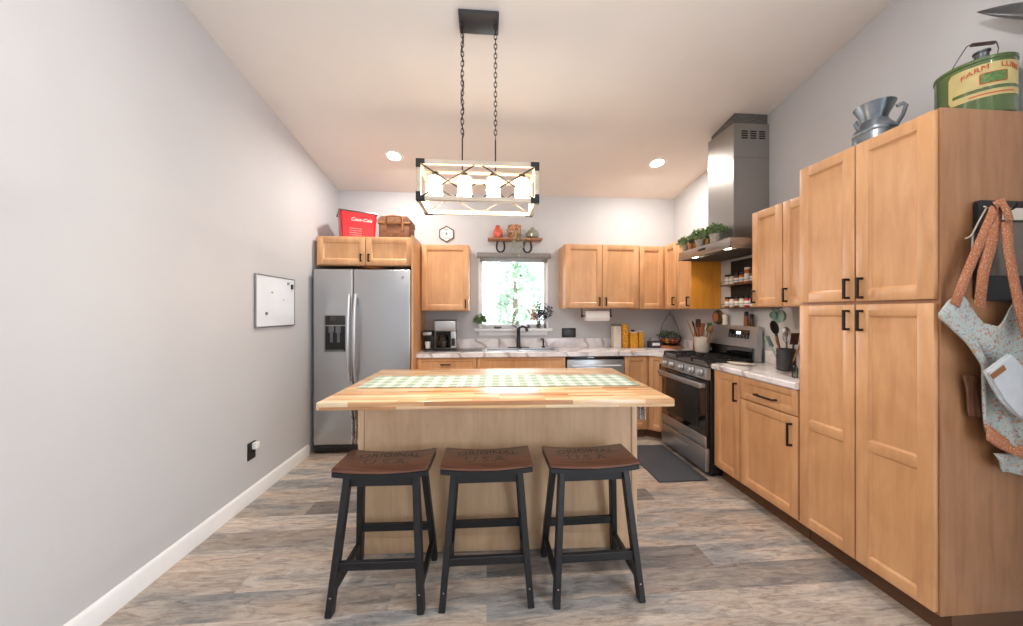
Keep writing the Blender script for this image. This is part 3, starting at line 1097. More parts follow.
MB().lathe([(.020, 0), (.019, .012), (.010, .018), (.010, .075)], (0, 0, 0), 16).build('pump_body', 'plastic_black', SD)
MB().tube([(0, 0, .07), (0, -.005, .098), (-.022, -.03, .104), (-.038, -.048, .092)], [.010, .010, .008, .006], 8).build('nozzle', 'plastic_black', SD)

# ================================================================== STOVE (local: front at y=0, width along x)
ST = thing('gas_range', 'stainless steel freestanding gas range with black grates and oven window', 'stove', (1.79, 3.293, 0), R90)
SW = .700
b_ = MB().box(0, SW, .036, .495, .035, .905, .003)
for x in (.04, SW - .04):
    for y in (.08, .45): b_.cyl((x, y, 0), .016, .036, 12)
b_.build('oven_body', 'black', ST)
pn = MB().prism([(.036, .800), (.000, .804), (.012, .898), (.05, .905), (.05, .80)], 0, SW, 'x').build('control_panel', 'steel', ST)
for i, x in enumerate((.075, .195, .350, .505, .625)):
    rot = Matrix.Translation((x, .006, .851)) @ Matrix.Rotation(radians(-7), 4, 'X')
    b_ = MB().lathe([(.030, .0), (.030, -.006), (.024, -.010), (.022, -.032), (.018, -.036)], (0, 0, 0), 20, 'y')
    b_.box(-.004, .004, -.040, -.030, -.020, .020, .0015, 1)
    bmesh.ops.transform(b_.bm, matrix=rot, verts=b_.bm.verts)
    kn = b_.build('knob', 'steel_light', pn)
    b_ = MB().lathe([(.0325, .001), (.0325, -.004), (.0305, -.005)], (0, 0, 0), 20, 'y')
    bmesh.ops.transform(b_.bm, matrix=rot, verts=b_.bm.verts)
    b_.build('knob_ring', 'matte_black', pn)
od = MB().box(.004, SW - .004, 0.0, .034, .245, .796, .006).build('oven_door', 'black_glass', ST)
MB().box(.004, SW - .004, -.004, .02, .245, .335, .005).build('lower_trim', 'steel', od)
MB().box(.10, SW - .10, -.0025, .001, .385, .70, .002).build('window', 'plastic_black', od)
b_ = MB().box(.012, SW - .012, -.052, -.030, .728, .775, .010, 3)
for x in (.03, SW - .03): b_.box(x - .018, x + .018, -.034, .004, .735, .768, .004)
b_.build('handle', 'steel', od)
dr = MB().box(.004, SW - .004, -.002, .034, .045, .238, .006).build('drawer', 'steel', ST)
MB().box(.25, .45, -.006, -.001, .150, .172, .003).build('drawer_grip', 'steel_light', dr)
MB().box(.001, SW - .001, .012, .425, .9055, .922, .006).build('cooktop', 'cooktop', ST)
for i, (x, y, r_) in enumerate(((.13, .13, .040), (.13, .32, .032), (.35, .22, .045), (.57, .13, .036), (.57, .32, .036))):
    MB().lathe([(r_ + .008, 0), (r_ + .008, .006), (r_, .008), (r_, .018), (r_ * .9, .021)], (x, y, .9225), 20).build('burner', 'iron', ST)
for gi in range(3):
    x0 = .012 + gi * .2265; x1 = x0 + .222
    b_ = MB()
    zt = .957
    for (a, c_) in (((x0, .03), (x1, .03)), ((x0, .41), (x1, .41)), ((x0, .03), (x0, .41)), ((x1, .03), (x1, .41))):
        b_.beam((a[0], a[1], zt), (c_[0], c_[1], zt), .011, .012, .002)
    xm = (x0 + x1) / 2
    for y in (.125, .315):
        b_.beam((x0, y, zt + .002), (x1, y, zt + .002), .009, .012, .002)
    b_.beam((xm, .03, zt + .002), (xm, .41, zt + .002), .009, .012, .002)
    b_.beam((x0, .22, zt), (x1, .22, zt), .010, .012, .002)
    for x in (x0, x1):
        for y in (.03, .22, .41): b_.box(x - .006, x + .006, y - .006, y + .006, .9225, zt, .001, 1)
    b_.build('grate', 'iron', ST)
bgd = MB().prism([(.428, .9225), (.494, .9225), (.494, 1.235), (.462, 1.235), (.440, 1.10)], 0.004, SW - .004, 'x').build('backguard', 'steel', ST)
MB().box(.03, SW - .03, .424, .4275, .935, 1.055, .001, 1).build('vent_strip', 'black_glass', bgd)
bd = MB().box(.37, .61, -.0045, 0, -.038, .038, .002)
mt = Matrix.Translation((0, .4505, 1.165)) @ Matrix.Rotation(radians(-9.2), 4, 'X')
bmesh.ops.transform(bd.bm, matrix=mt, verts=bd.bm.verts)
bd = bd.build('display_panel', 'black_glass', bgd)
b_ = MB().box(.465, .515, -.0058, -.0046, -.002, .022)
bmesh.ops.transform(b_.bm, matrix=mt, verts=b_.bm.verts); b_.build('clock_display', 'clock', bd)
b_ = MB()
for i in range(6):
    for j in range(2):
        x = .390 + i * .038
        b_.box(x, x + .020, -.0058, -.0046, -.030 + j * .014, -.022 + j * .014)
bmesh.ops.transform(b_.bm, matrix=mt, verts=b_.bm.verts); b_.build('touch_buttons', 'grey_plastic', bd)

# ================================================================== RANGE HOOD
HD = thing('range_hood', 'stainless steel chimney range hood rising to the ceiling above the stove', 'range hood', (1.862, 3.108, 1.856), R90)
HW = .688
b_ = MB().box(0, HW, 0, .446, .012, .078, .004)
b_.box(0, HW, 0, .010, -.002, .012).box(0, HW, .436, .446, -.002, .012).box(0, .010, 0, .446, -.002, .012).box(HW - .010, HW, 0, .446, -.002, .012)
b_.build('canopy', 'steel_dark', HD)
for k in range(2):
    b_ = MB()
    x0 = .03 + k * .32
    b_.box(x0, x0 + .305, .09, .42, .002, .0115, .001, 1)
    for i in range(9): b_.box(x0 + .012 + i * .032, x0 + .028 + i * .032, .10, .41, -.001, .0025)
    b_.build('grease_filter', 'grill', HD)
for x in (.19, .60):
    MB().lathe([(.028, .011), (.028, .003), (.020, .001)], (x, .045, 0), 18).build('lamp', 'hood_led', HD)
b_ = MB().box(.30, .40, -.002, 0, .035, .055, .0005)
b_.build('switch_panel', 'plastic_black', HD)
# duct with sloping top; local x -> -Y
ytop = lambda lx: 2.893 - 1.856
b_ = MB()
x0, x1, y0, y1 = .236, .552, .138, .446
A = [b_.bm.verts.new(p) for p in ((x0, y0, .0785), (x1, y0, .0785), (x1, y1, .0785), (x0, y1, .0785))]
B = [b_.bm.verts.new(p) for p in ((x0, y0, ytop(x0)), (x1, y0, ytop(x1)), (x1, y1, ytop(x1)), (x0, y1, ytop(x0)))]
b_.bm.faces.new(A[::-1]); b_.bm.faces.new(B)
for i in range(4): b_.bm.faces.new((A[i], A[(i + 1) % 4], B[(i + 1) % 4], B[i]))
bmesh.ops.bevel(b_.bm, geom=[e for e in b_.bm.edges if abs(e.verts[0].co.z - e.verts[1].co.z) > .5], offset=.003, segments=2, affect='EDGES')
du = b_.build('duct_cover', 'steel_dark', HD)
b_ = MB()
for k in range(3):
    for j in range(4):
        xx = .205 + k * .075
        b_.box(x1, x1 + .0015, xx + .0, xx + .052, .915 + j * .018, .926 + j * .018)
b_.build('vent_slots', 'matte_black', du)
MB().box(x0 - .0006, x1 + .0006, y0 - .0006, y1, .760, .7625).build('duct_seam', 'grill', du)
b_ = MB()
xa, xb, ya = x0 + .02, x1 - .02, y0 + .02
cz_ = lambda lx: ceil_z(3.108 - lx) - 1.856 - .002
A = [b_.bm.verts.new(p) for p in ((xa, ya, 1.0375), (xb, ya, 1.0375), (xb, y1, 1.0375), (xa, y1, 1.0375))]
B = [b_.bm.verts.new(p) for p in ((xa, ya, cz_(xa)), (xb, ya, cz_(xb)), (xb, y1, cz_(xb)), (xa, y1, cz_(xa)))]
b_.bm.faces.new(A[::-1]); b_.bm.faces.new(B)
for i in range(4): b_.bm.faces.new((A[i], A[(i + 1) % 4], B[(i + 1) % 4], B[i]))
b_.build('ceiling_collar', 'grill', HD)
# the lamps of the hood
for x in (2.92, 2.50):
    light('hood_lamp', 'SPOT', (1.907, x, 1.845), 2.2, (1.0, .82, .58), (0, 0, 0), spot_size=radians(130), spot_blend=.6, shadow_soft_size=.02)


def pot_plant(name, label, loc, pr, ph, potmat, leafmat, n, spread, hgt, lw=.016, group=None, droop=.2, xmax=None):
    t = thing(name, label, 'plant', loc, 0, group)
    MB().lathe([(pr * .78, 0), (pr, ph * .85), (pr * 1.05, ph * .85), (pr * 1.05, ph), (pr * .9, ph), (pr * .85, ph * .88)], (0, 0, 0), 20).build('pot', potmat, t)
    b_ = MB()
    for i in range(int(n * 1.6)):
        a = random.uniform(0, 2 * pi)
        e = random.random()
        rr = spread * sqrt(random.random())
        top = Vector((rr * cos(a), rr * sin(a), ph + hgt * (1 - (rr / spread) ** 2 * (.4 + droop)) * random.uniform(.35, 1)))
        if xmax is not None: top.x = min(top.x, xmax)
        if i % 4 == 0:
            b_.tube([(random.uniform(-pr, pr) * .4, random.uniform(-pr, pr) * .4, ph * .9), (top + Vector((0, 0, ph * .9))) / 2, top], .0012, 4)
        for k in range(3):
            b_.leaf(top, (cos(a) + random.uniform(-.9, .9), sin(a) + random.uniform(-.9, .9), random.uniform(-.5, .9)), lw * random.uniform(1.1, 1.9), lw * .7)
    b_.build('foliage', leafmat, t, smooth=0)
    return t


HZ = 1.856 + .0785
pot_plant('potted_plant', 'small bushy plant in a whitewashed pot at the far end of the range hood', (1.908, 3.060, HZ), .031, .062, 'concrete', 'foliage', 90, .066, .085, group='plants on the range hood', xmax=.062)
pot_plant('potted_plant', 'tiny plant in a small terracotta pot on the range hood', (1.900, 2.975, HZ), .022, .062, 'terracotta', 'foliage_dark', 40, .036, .05, .012, group='plants on the range hood', xmax=.062)
pot_plant('potted_plant', 'bushy green plant in a grey pot at the middle of the range hood', (1.910, 2.850, HZ), .040, .070, 'concrete', 'foliage', 130, .085, .10, group='plants on the range hood', xmax=.062)
pot_plant('potted_plant', 'spreading green plant in whitewashed pot at the near end of the range hood', (1.910, 2.655, HZ), .040, .078, 'concrete', 'foliage', 130, .090, .085, group='plants on the range hood', xmax=.062)

# ================================================================== CEILING LIGHTS
slope = math.atan(K)
for i, (x, y) in enumerate(DOWNLIGHTS):
    lab = ['lit recessed ceiling downlight on the left, above the refrigerator side', 'lit recessed ceiling downlight on the right, near the range hood'][i] if i < 2 else 'added fill downlight in the ceiling, out of view'
    if i < 2:
        t = thing('recessed_downlight', lab, 'ceiling light', (x, y, ceil_z(y) - .001), 0, 'recessed downlights in the ceiling')
        t.rotation_euler = (-slope, 0, 0)
        MB().lathe([(.062, -.002), (.088, -.003), (.092, 0)], (0, 0, 0), 32, cap=False).build('trim_ring', 'white', t)
        MB().lathe([(.062, -.001), (.062, -.0035), (.05, -.006)], (0, 0, 0), 32).build('diffuser', 'led', t)
    else:
        o = copy_thing(t, (x, y, ceil_z(y) - .001), None, lab)  # unseen copies, fittings for the added fill lamps

# ================================================================== PENDANT
PX, PY, PZ = -.045, 1.985, 1.972
PD = thing('pendant_light', 'rectangular wood-framed pendant with X braces and four bulbs over the island', 'pendant light', (PX, PY, PZ), 0)
PL, PDp, PH, bw = .337, .130, .222, .023
b_ = MB()
for y in (-PDp, PDp):
    for z in (bw / 2, PH - bw / 2):
        b_.box(-PL, PL, y - bw / 2, y + bw / 2, z - bw / 2, z + bw / 2, .002, 1)
for x in (-PL + bw / 2, PL - bw / 2):
    for y in (-PDp, PDp):
        b_.box(x - bw / 2, x + bw / 2, y - bw / 2, y + bw / 2, bw, PH - bw, .002, 1)
    for z in (bw / 2, PH - bw / 2):
        b_.box(x - bw / 2, x + bw / 2, -PDp + bw / 2, PDp - bw / 2, z - bw / 2, z + bw / 2, .002, 1)
b_.build('wood_frame', 'greywood', PD)
for sx in (-1, 1):
    for y in (-1, 1):
        for z in (0, PH):
            e = .0022
            s = 1 if z == 0 else -1
            b_ = MB()
            xo = sx * PL; yo = y * (PDp + bw / 2)
            def bx(xa, xb, ya, yb, za, zb): b_.box(min(xa, xb), max(xa, xb), min(ya, yb), max(ya, yb), min(za, zb), max(za, zb))
            bx(xo + sx * e, xo - sx * .045, yo, yo + y * e, z - s * e, z + s * .024)
            bx(xo + sx * e, xo - sx * .024, yo, yo + y * e, z + s * .024, z + s * .045)
            bx(xo, xo + sx * e, yo + y * e, yo - y * .045, z - s * e, z + s * .024)
            bx(xo, xo - sx * .045, yo + y * e, yo - y * .024, z, z - s * e)
            b_.build('corner_bracket', 'matte_black', PD)
for y in (-PDp, PDp):
    for sx in (-1, 1):
        b_ = MB()
        xa, xb = sx * (PL - .02), sx * .018
        b_.beam((xa, y, PH - .02), (xb, y, .018), .004, .007)
        b_.beam((xa, y, .018), (xb, y, PH - .02), .004, .007)
        b_.build('cross_brace', 'bronze', PD)
MB().box(-PL + .02, PL - .02, -.016, .016, PH - .014, PH - .002, .002).build('lamp_bar', 'greywood', PD)
for i in range(4):
    x = -.255 + i * .170
    so = MB().lathe([(.019, 0), (.019, -.012), (.014, -.016), (.014, -.040)], (x, 0, PH - .0145), 16).build('lamp_socket', 'bronze', PD)
    MB().lathe([(.010, PH - .053), (.013, PH - .062), (.023, PH - .090), (.025, PH - .108), (.019, PH - .128), (.006, PH - .138)], (x, 0, 0), 16).build('bulb', 'bulb', so)
    MB().lathe([(.019, PH - .030), (.041, PH - .040), (.042, PH - .165), (.040, PH - .165), (.039, PH - .042), (.019, PH - .033)], (x, 0, 0), 24, cap=False).build('glass_shade', 'shade_glass', so)
    light('pendant_bulb_lamp', 'POINT', (PX + x, PY, PZ + PH - .150), 10.0, (1.0, .78, .54), shadow_soft_size=.028)
ZC = ceil_z(PY)
for sx in (-.098, .098):
    MB().cyl((sx, 0, PH), .0042, .19, 8).build('stem', 'matte_black', PD)
    b_ = MB()
    z = PH + .192
    top = ZC - PZ - .02
    k = 0
    p = .0285
    n = int((top - z) / p)
    p = (top - z) / n
    for k in range(n):
        zc_ = z + (k + .5) * p
        pts = []
        for q in range(12):
            a = 2 * pi * q / 12
            u, w_ = .0085 * cos(a), (p * .5 + .0045) * sin(a)
            pts.append((sx + (u if k % 2 else 0), (0 if k % 2 else u), zc_ + w_))
        b_.tube(pts, .0025, 5, closed=True)
    b_.build('chain', 'matte_black', PD)
pts = [(-.098 + .009 * sin(i * 1.3), .006 * cos(i * 1.1), PH + .19 + (ZC - PZ - .02 - PH - .19) * i / 24) for i in range(25)]
MB().tube(pts, .0030, 6).build('cord', 'matte_black', PD)
b_ = MB().box(-.117, .117, -.062, .062, -.026, -.001, .003)
for x in (-.035, .035): b_.lathe([(.006, -.031), (.006, -.028)], (x, 0, 0), 10)
for x in (-.098, .098): b_.lathe([(.009, -.036), (.009, -.028)], (x, 0, 0), 10)
bmesh.ops.transform(b_.bm, matrix=Matrix.Translation((0, 0, ZC - PZ)) @ Matrix.Rotation(-slope, 4, 'X'), verts=b_.bm.verts)
b_.build('ceiling_canopy', 'charcoal', PD)

# ================================================================== LEFT WALL
WBD = thing('whiteboard', 'small white dry-erase board with grey frame on the left wall', 'whiteboard', (XL, 2.803, 1.243))
MB().box(.002, .012, -.243, .243, .004, .396).build('board_surface', 'wbase', WBD)
b_ = MB()
b_.box(.001, .016, -.248, -.240, 0, .40, .001, 1).box(.001, .016, .240, .248, 0, .40, .001, 1).box(.001, .016, -.24, .24, 0, .008, .001, 1).box(.001, .016, -.24, .24, .392, .40, .001, 1)
b_.build('frame', 'alu', WBD)
for y, z, r_, m_ in ((.150, .355, .012, 'alu'), (-.06, .27, .008, 'mint'), (-.13, .105, .012, 'grey_plastic'), (.09, .215, .009, 'cream')):
    MB().lathe([(r_, .0125), (r_, .018)], (0, y, z), 14, 'x').build('magnet', m_, WBD)
MB().box(.0125, .022, .188, .215, .31, .352, .003).build('clip', 'plastic_black', WBD)
OU = thing('wall_outlet', 'black wall outlet plate with a white plug-in on the left wall', 'outlet', (XL, 2.526, .30))
MB().box(.001, .007, -.040, .040, 0, .125, .003).build('cover_plate', 'plastic_black', OU)
MB().box(.0075, .040, -.005, .038, .070, .118, .006).build('plug_in', 'white', OU)
OB = thing('wall_outlet', 'black double outlet plate on the back wall right of the window', 'outlet', (.985, YB, 1.055))
MB().box(-.085, .085, -.007, -.001, 0, .112, .003).build('cover_plate', 'plastic_black', OB)
for x in (-.042, .042): MB().box(x - .020, x + .020, -.0095, -.0075, .022, .09, .002).build('socket_insert', 'charcoal', OB)

# ================================================================== ON THE REFRIGERATOR CABINET
TB = thing('metal_tub', 'red metal party tub with white script on top of the refrigerator cabinet', 'tub', (-1.352, 3.60, 2.1035), .47)
def taper(w0, d0, w1, d1, h, t=.004):
    b_ = MB()
    def ring(w, d, z): return [b_.bm.verts.new(p) for p in ((-w, -d, z), (w, -d, z), (w, d, z), (-w, d, z))]
    o0, o1, i1, i0 = ring(w0, d0, 0), ring(w1, d1, h), ring(w1 - t, d1 - t, h), ring(w0 - t, d0 - t, t)
    b_.bm.faces.new(o0[::-1]); b_.bm.faces.new(i0)
    for a, c_ in ((o0, o1), (o1, i1), (i1, i0)):
        for i in range(4): b_.bm.faces.new((a[i], a[(i + 1) % 4], c_[(i + 1) % 4], c_[i]))
    bmesh.ops.bevel(b_.bm, geom=[e for e in b_.bm.edges if abs(e.verts[0].co.z - e.verts[1].co.z) > .05], offset=.02, segments=3, affect='EDGES')
    return b_
tb = taper(.160, .110, .176, .122, .275).build('tub_body', 'red', TB)
b_ = MB()
rim = [(-.178, -.124), (.178, -.124), (.178, .124), (-.178, .124)]
pts = []
for i in range(4):
    a, c_ = rim[i], rim[(i + 1) % 4]
    for k in range(6):
        u = k / 6
        pts.append((a[0] + (c_[0] - a[0]) * u, a[1] + (c_[1] - a[1]) * u, .276))
b_.tube(pts, .006, 8, closed=True)
b_.build('rolled_rim', 'pewter', TB)
ms = Matrix.Translation((.025, -.1196, .195)) @ Matrix.Rotation(radians(92.5), 4, 'X')
text_mesh('script_lettering', 'Coca-Cola', .046, 'white', tb, ms, .001, font_shear=.35)
b_ = MB()
for k in range(4):
    z = .035 + k * .022
    b_.box(-.085, .03, -.1100 - z * .0436 - .0016, -.1100 - z * .0436 + .001, z, z + .005)
b_.build('printed_lines', 'flower_pink', tb)
for s in (-1, 1):
    MB().tube([(s * .174, -.05, .250), (s * .190, -.045, .238), (s * .192, 0, .228), (s * .190, .045, .238), (s * .174, .05, .250)], .004, 6).build('side_handle', 'pewter', TB)
PB = thing('picnic_basket', 'brown wicker picnic basket with leather straps beside the red tub', 'basket', (-.942, 3.60, 2.1035), .0)
MB().box(-.156, .156, -.12, .12, 0, .165, .016, 3).build('basket_body', 'wicker', PB)
b_ = MB().prism([(-.160, .166), (.160, .166), (.160, .205), (.130, .235), (-.130, .235), (-.160, .205)], -.124, .124, 'y')
b_.build('lid', 'wicker', PB)
MB().box(-.163, .163, -.127, .127, .155, .178, .005).build('rim_band', 'leather', PB)
for x in (-.085, .085):
    MB().box(x - .010, x + .010, -.1315, -.126, .085, .215, .0015, 1).build('strap', 'leather', PB)
MB().tube([(-.075, -.128, .20), (-.07, -.15, .225), (0, -.155, .232), (.07, -.15, .225), (.075, -.128, .20)], .008, 8).build('handle', 'leather', PB)

# things in the gap on top of the refrigerator
o = MB().lathe([(.05, 0), (.10, .012), (.125, .026), (.122, .028), (.095, .015), (.045, .006)], (0, 0, 0), 28).build('shallow_basket', 'board_wood')
o.location = (-1.13, 3.47, 1.7715); tag(o, 'shallow tan woven tray on top of the refrigerator', 'tray')
o = MB().lathe([(.05, 0), (.09, .012), (.105, .030), (.101, .030), (.086, .015), (.045, .006)], (0, 0, 0), 28).build('shallow_bowl', 'dark_wood')
o.location = (-.872, 3.47, 1.7715); tag(o, 'dark shallow bowl on top of the refrigerator, right of the woven tray', 'bowl')
o = MB().box(-.19, .19, -.13, .13, 0, .016, .003).build('flat_box', 'bronze')
o.location = (-1.44, 3.50, 1.7715); tag(o, 'flat dark box lying on top of the refrigerator at the left', 'box')

# ================================================================== COFFEE CORNER
o = MB().box(-.30, .31, -.11, .12, 0, .008, .003).build('counter_mat', 'grey_plastic')
o.location = (-.36, 3.65, .9405); tag(o, 'flat grey drying mat under the coffee maker', 'mat')
CM = thing('coffee_maker', 'silver and black drip coffee maker with glass carafe', 'coffee maker', (-.445, 3.67, .949))
b_ = MB()
b_.box(-.105, .115, -.10, .10, 0, .030, .006).box(-.105, .115, .02, .10, .03, .31, .006)
b_.build('housing', 'plastic_black', CM)
MB().box(-.107, .117, -.10, .101, .205, .318, .010, 3).build('brew_head', 'steel', CM)
MB().box(.066, .117, -.098, .02, .03, .204, .006).build('side_column', 'steel', CM)
MB().box(.072, .110, -.1005, -.0975, .05, .13, .001, 1).build('control_panel', 'plastic_black', CM)
MB().box(-.107, .117, -.10, .101, .3185, .326, .003).build('lid', 'plastic_black', CM)
cf = MB().lathe([(.052, .0), (.060, .02), (.060, .07), (.040, .125), (.036, .13), (.038, .12), (.057, .07), (.057, .02), (.05, .004)], (-.022, -.035, .0315), 24).build('carafe', 'glass_green', CM)
MB().lathe([(.040, .1265), (.043, .140), (.020, .148)], (-.022, -.035, .0315), 20).lathe([(.0605, .062), (.0625, .064), (.0625, .072), (.0605, .074)], (-.022, -.035, .0315), 24).build('carafe_collar', 'plastic_black', cf)
MB().tube([(.018, -.05, .165), (.048, -.065, .150), (.052, -.068, .09), (.036, -.06, .065)], .007, 8).build('carafe_handle', 'plastic_black', cf)
MB().lathe([(.050, .002), (.0555, .02), (.0555, .055)], (-.022, -.035, .0345), 20).build('coffee', 'dark_wood', cf)
KM = thing('pod_coffee_machine', 'small black and silver single-cup coffee machine left of the coffee maker', 'coffee machine', (-.635, 3.69, .949))
MB().box(-.055, .055, -.07, .08, 0, .018, .005).box(-.055, .055, .0, .08, .018, .205, .006).box(-.055, .055, -.07, .08, .145, .205, .010).build('housing', 'plastic_black', KM)
MB().box(-.045, .045, -.0725, -.069, .160, .192, .004).build('front_panel', 'steel', KM)
MB().lathe([(.026, 0), (.032, .07), (.030, .07), (.024, .004)], (0, -.035, .0185), 18).build('cup', 'white', KM)
# hexagonal sign
HX = thing('wall_sign', 'small white hexagonal sign with dark border above the coffee cabinet', 'sign', (-.466, YB - .001, 2.270))
hexo = [(.096 * cos(a), .096 * sin(a)) for a in [pi / 6 + i * pi / 3 for i in range(6)]]
hexi = [(.083 * cos(a), .083 * sin(a)) for a in [pi / 6 + i * pi / 3 for i in range(6)]]
b_ = MB()
for i in range(6):
    j = (i + 1) % 6
    b_.prism([hexi[i], hexo[i], hexo[j], hexi[j]], -.014, 0, 'y')
b_.build('frame', 'dark_wood', HX)
pnl = MB().prism(hexi, -.008, -.001, 'y').build('sign_face', 'white', HX)
text_mesh('lettering', 'the', .036, 'dark_ink', pnl, Matrix.Translation((0, -.009, .052)) @ TXT_FRONT)
text_mesh('lettering', '&', .05, 'dark_ink', pnl, Matrix.Translation((0, -.009, .004)) @ TXT_FRONT)
text_mesh('lettering', 'home', .034, 'dark_ink', pnl, Matrix.Translation((0, -.009, -.046)) @ TXT_FRONT)

# ================================================================== WINDOW SHELF
SH = thing('wall_shelf', 'small wooden shelf on two horseshoe brackets above the window', 'shelf', (.33, YB, 2.190))
MB().box(-.315, .315, -.15, -.001, 0, .020, .003).build('shelf_board', 'board_wood', SH)
for x in (-.165, .155):
    pts = [(x - .036, -.012, .004), (x - .044, -.012, -.03)] + [(x + .047 * cos(radians(180 + 180 * k / 12)), -.012, -.068 + .056 * sin(radians(180 + 180 * k / 12))) for k in range(13)] + [(x + .044, -.012, -.03), (x + .036, -.012, .004)]
    MB().tube(pts, [.0095] * len(pts), 6).build('horseshoe_bracket', 'bronze', SH)
SHT = 2.211
o = MB().lathe([(.030, 0), (.052, .012), (.060, .05), (.048, .10), (.026, .128), (.022, .134), (.028, .138), (.02, .150), (.004, .156)], (0, 0, 0), 24).build('glass_jar', 'jar_red')
o.location = (.130, 3.855, SHT); tag(o, 'round red-orange jar with lid at the left end of the window shelf', 'jar')
JR = thing('decorated_pitcher', 'fruit-patterned pot in the middle of the window shelf', 'pot', (.325, 3.862, SHT))
MB().lathe([(.045, 0), (.070, .03), (.080, .09), (.074, .125), (.080, .150), (.074, .150), (.066, .12)], (0, 0, 0), 24).build('pot_body', 'jar_mix', JR)
MB().tube([(-.074, 0, .12), (-.100, 0, .135), (-.112, 0, .10), (-.095, 0, .06), (-.076, 0, .055)], .006, 8).build('handle', 'cream', JR)
o = MB().lathe([(.040, 0), (.070, .025), (.076, .06), (.055, .095), (.024, .115), (.018, .122), (.024, .130), (.004, .136)], (0, 0, 0), 24).build('ginger_jar', 'jar_sage')
o.location = (.535, 3.855, SHT); tag(o, 'round sage green lidded jar at the right end of the window shelf', 'jar')
b_ = MB()
for k in range(9):
    x0 = .29 + k * .017
    pts = []
    L_ = random.uniform(.14, .30)
    for q in range(9):
        u = q / 8
        pts.append((x0 + .02 * sin(u * 5 + k), 3.80 - .02 * min(1, u * 4) + .01 * sin(k), SHT + .07 - .02 * sin(u * 3) - L_ * u))
    pts = [(x0, 3.790 - .008, SHT + .05)] + [(p[0], 3.772 + .004 * sin(k + p[2] * 30), p[2]) for p in pts]
    b_.tube(pts, .0013, 4)
    for p in pts[1:]:
        for j in range(2):
            b_.leaf(p, (random.uniform(-1, 1), random.uniform(-1, .2), random.uniform(-.8, .4)), .022, .012)
o = b_.build('trailing_greenery', 'foliage_pale', None, 0); tag(o, 'thin pale green trailing plant hanging from the window shelf', 'plant')

# roller blind cassette
BL = thing('window_blind', 'rolled-up grey blind with valance at the top of the window', 'blind', (.3225, YB, 1.945))
MB().box(-.435, .435, -.062, -.001, .052, .108, .004).build('valance', 'blind', BL)
b_ = MB()
for i in range(3): b_.box(-.400, .400, -.055, -.012, .004 + i * .016, .015 + i * .016, .003)
b_.build('gathered_cloth', 'blind', BL)

# window sill things
SZ = wz0
pot_plant('potted_plant', 'small leafy plant in a white pot on the left end of the window sill', (-.075, 3.912, SZ + .001), .028, .055, 'white', 'foliage', 140, .062, .115, .018)
o = MB().lathe([(.03, 0), (.045, .008), (.05, .022), (.046, .022), (.028, .006)], (0, 0, 0), 20).build('small_dish', 'grey_plastic')
o.location = (.13, 3.925, SZ + .001); tag(o, 'small grey dish on the window sill left of the faucet', 'dish')
o = MB().lathe([(.016, 0), (.02, .02), (.012, .04), (.014, .046), (.01, .046)], (0, 0, 0), 16).build('bud_vase', 'grey_plastic')
o.location = (.50, 3.928, SZ + .001); tag(o, 'tiny grey bud vase on the window sill right of the faucet', 'vase')
for (x, y, lab) in ((.345, 3.925, 'tiny air plant on the window sill just behind the faucet'),):
    pot_plant('potted_plant', lab, (x, y, SZ + .001), .018, .02, 'white', 'foliage_pale', 24, .045, .055, .010)
VA = thing('flower_vase', 'clear vase of dark plum blossom sprigs at the right end of the window sill', 'vase', (.615, 3.912, SZ + .001))
MB().lathe([(.020, 0), (.026, .02), (.022, .055), (.015, .075), (.018, .085), (.016, .085), (.013, .075), (.020, .05), (.022, .02), (.016, .004)], (0, 0, 0), 18).build('vase_body', 'glass_green', VA)
b_, c2, c3 = MB(), MB(), MB()
for k in range(20):
    a = random.uniform(-1.2, 1.3)
    L_ = random.uniform(.14, .26)
    tip = Vector((sin(a) * L_ * .75 + .03, random.uniform(-.07, .0), .05 + cos(a * .7) * L_))
    b_.tube([(0, 0, .01), (tip.x * .3, tip.y * .3, .09), tip], .0014, 4)
    tgt = c3 if tip.x < -.02 else c2
    for q in range(9):
        u = .45 + .6 * q / 9
        p = Vector((tip.x * u + random.uniform(-.015, .015), tip.y * u + random.uniform(-.01, .01), .01 + (tip.z - .01) * u + random.uniform(-.012, .012)))
        tgt.leaf(p, (random.uniform(-1, 1), random.uniform(-1, 1), random.uniform(-.3, 1)), .036, .026)
        if tgt is c3: c2.leaf(p, (random.uniform(-1, 1), random.uniform(-1, 1), random.uniform(-1, 1)), .018, .012)
b_.build('stems', 'dark_wood', VA); c2.build('dark_leaves', 'flower_dark', VA, 0); c3.build('pink_blossom', 'flower_pink', VA, 0)

# paper towel
PT = thing('paper_towel_holder', 'white paper towel roll on a holder under the cabinet right of the window', 'paper towel', (1.245, 3.70, 1.315))
MB().lathe([(.058, -.135), (.058, .135), (.02, .135)], (0, 0, 0), 28, 'x').build('paper_roll', 'paper', PT)
MB().lathe([(.008, -.165), (.008, .165)], (0, 0, 0), 10, 'x').build('rod', 'bronze', PT)
for s in (-1, 1):
    MB().lathe([(.018, -.005), (.018, .005)], (s * .168, 0, 0), 16, 'x').box(s * .168 - .004, s * .168 + .004, -.010, .010, 0, .084, .001, 1).build('bracket', 'bronze', PT)

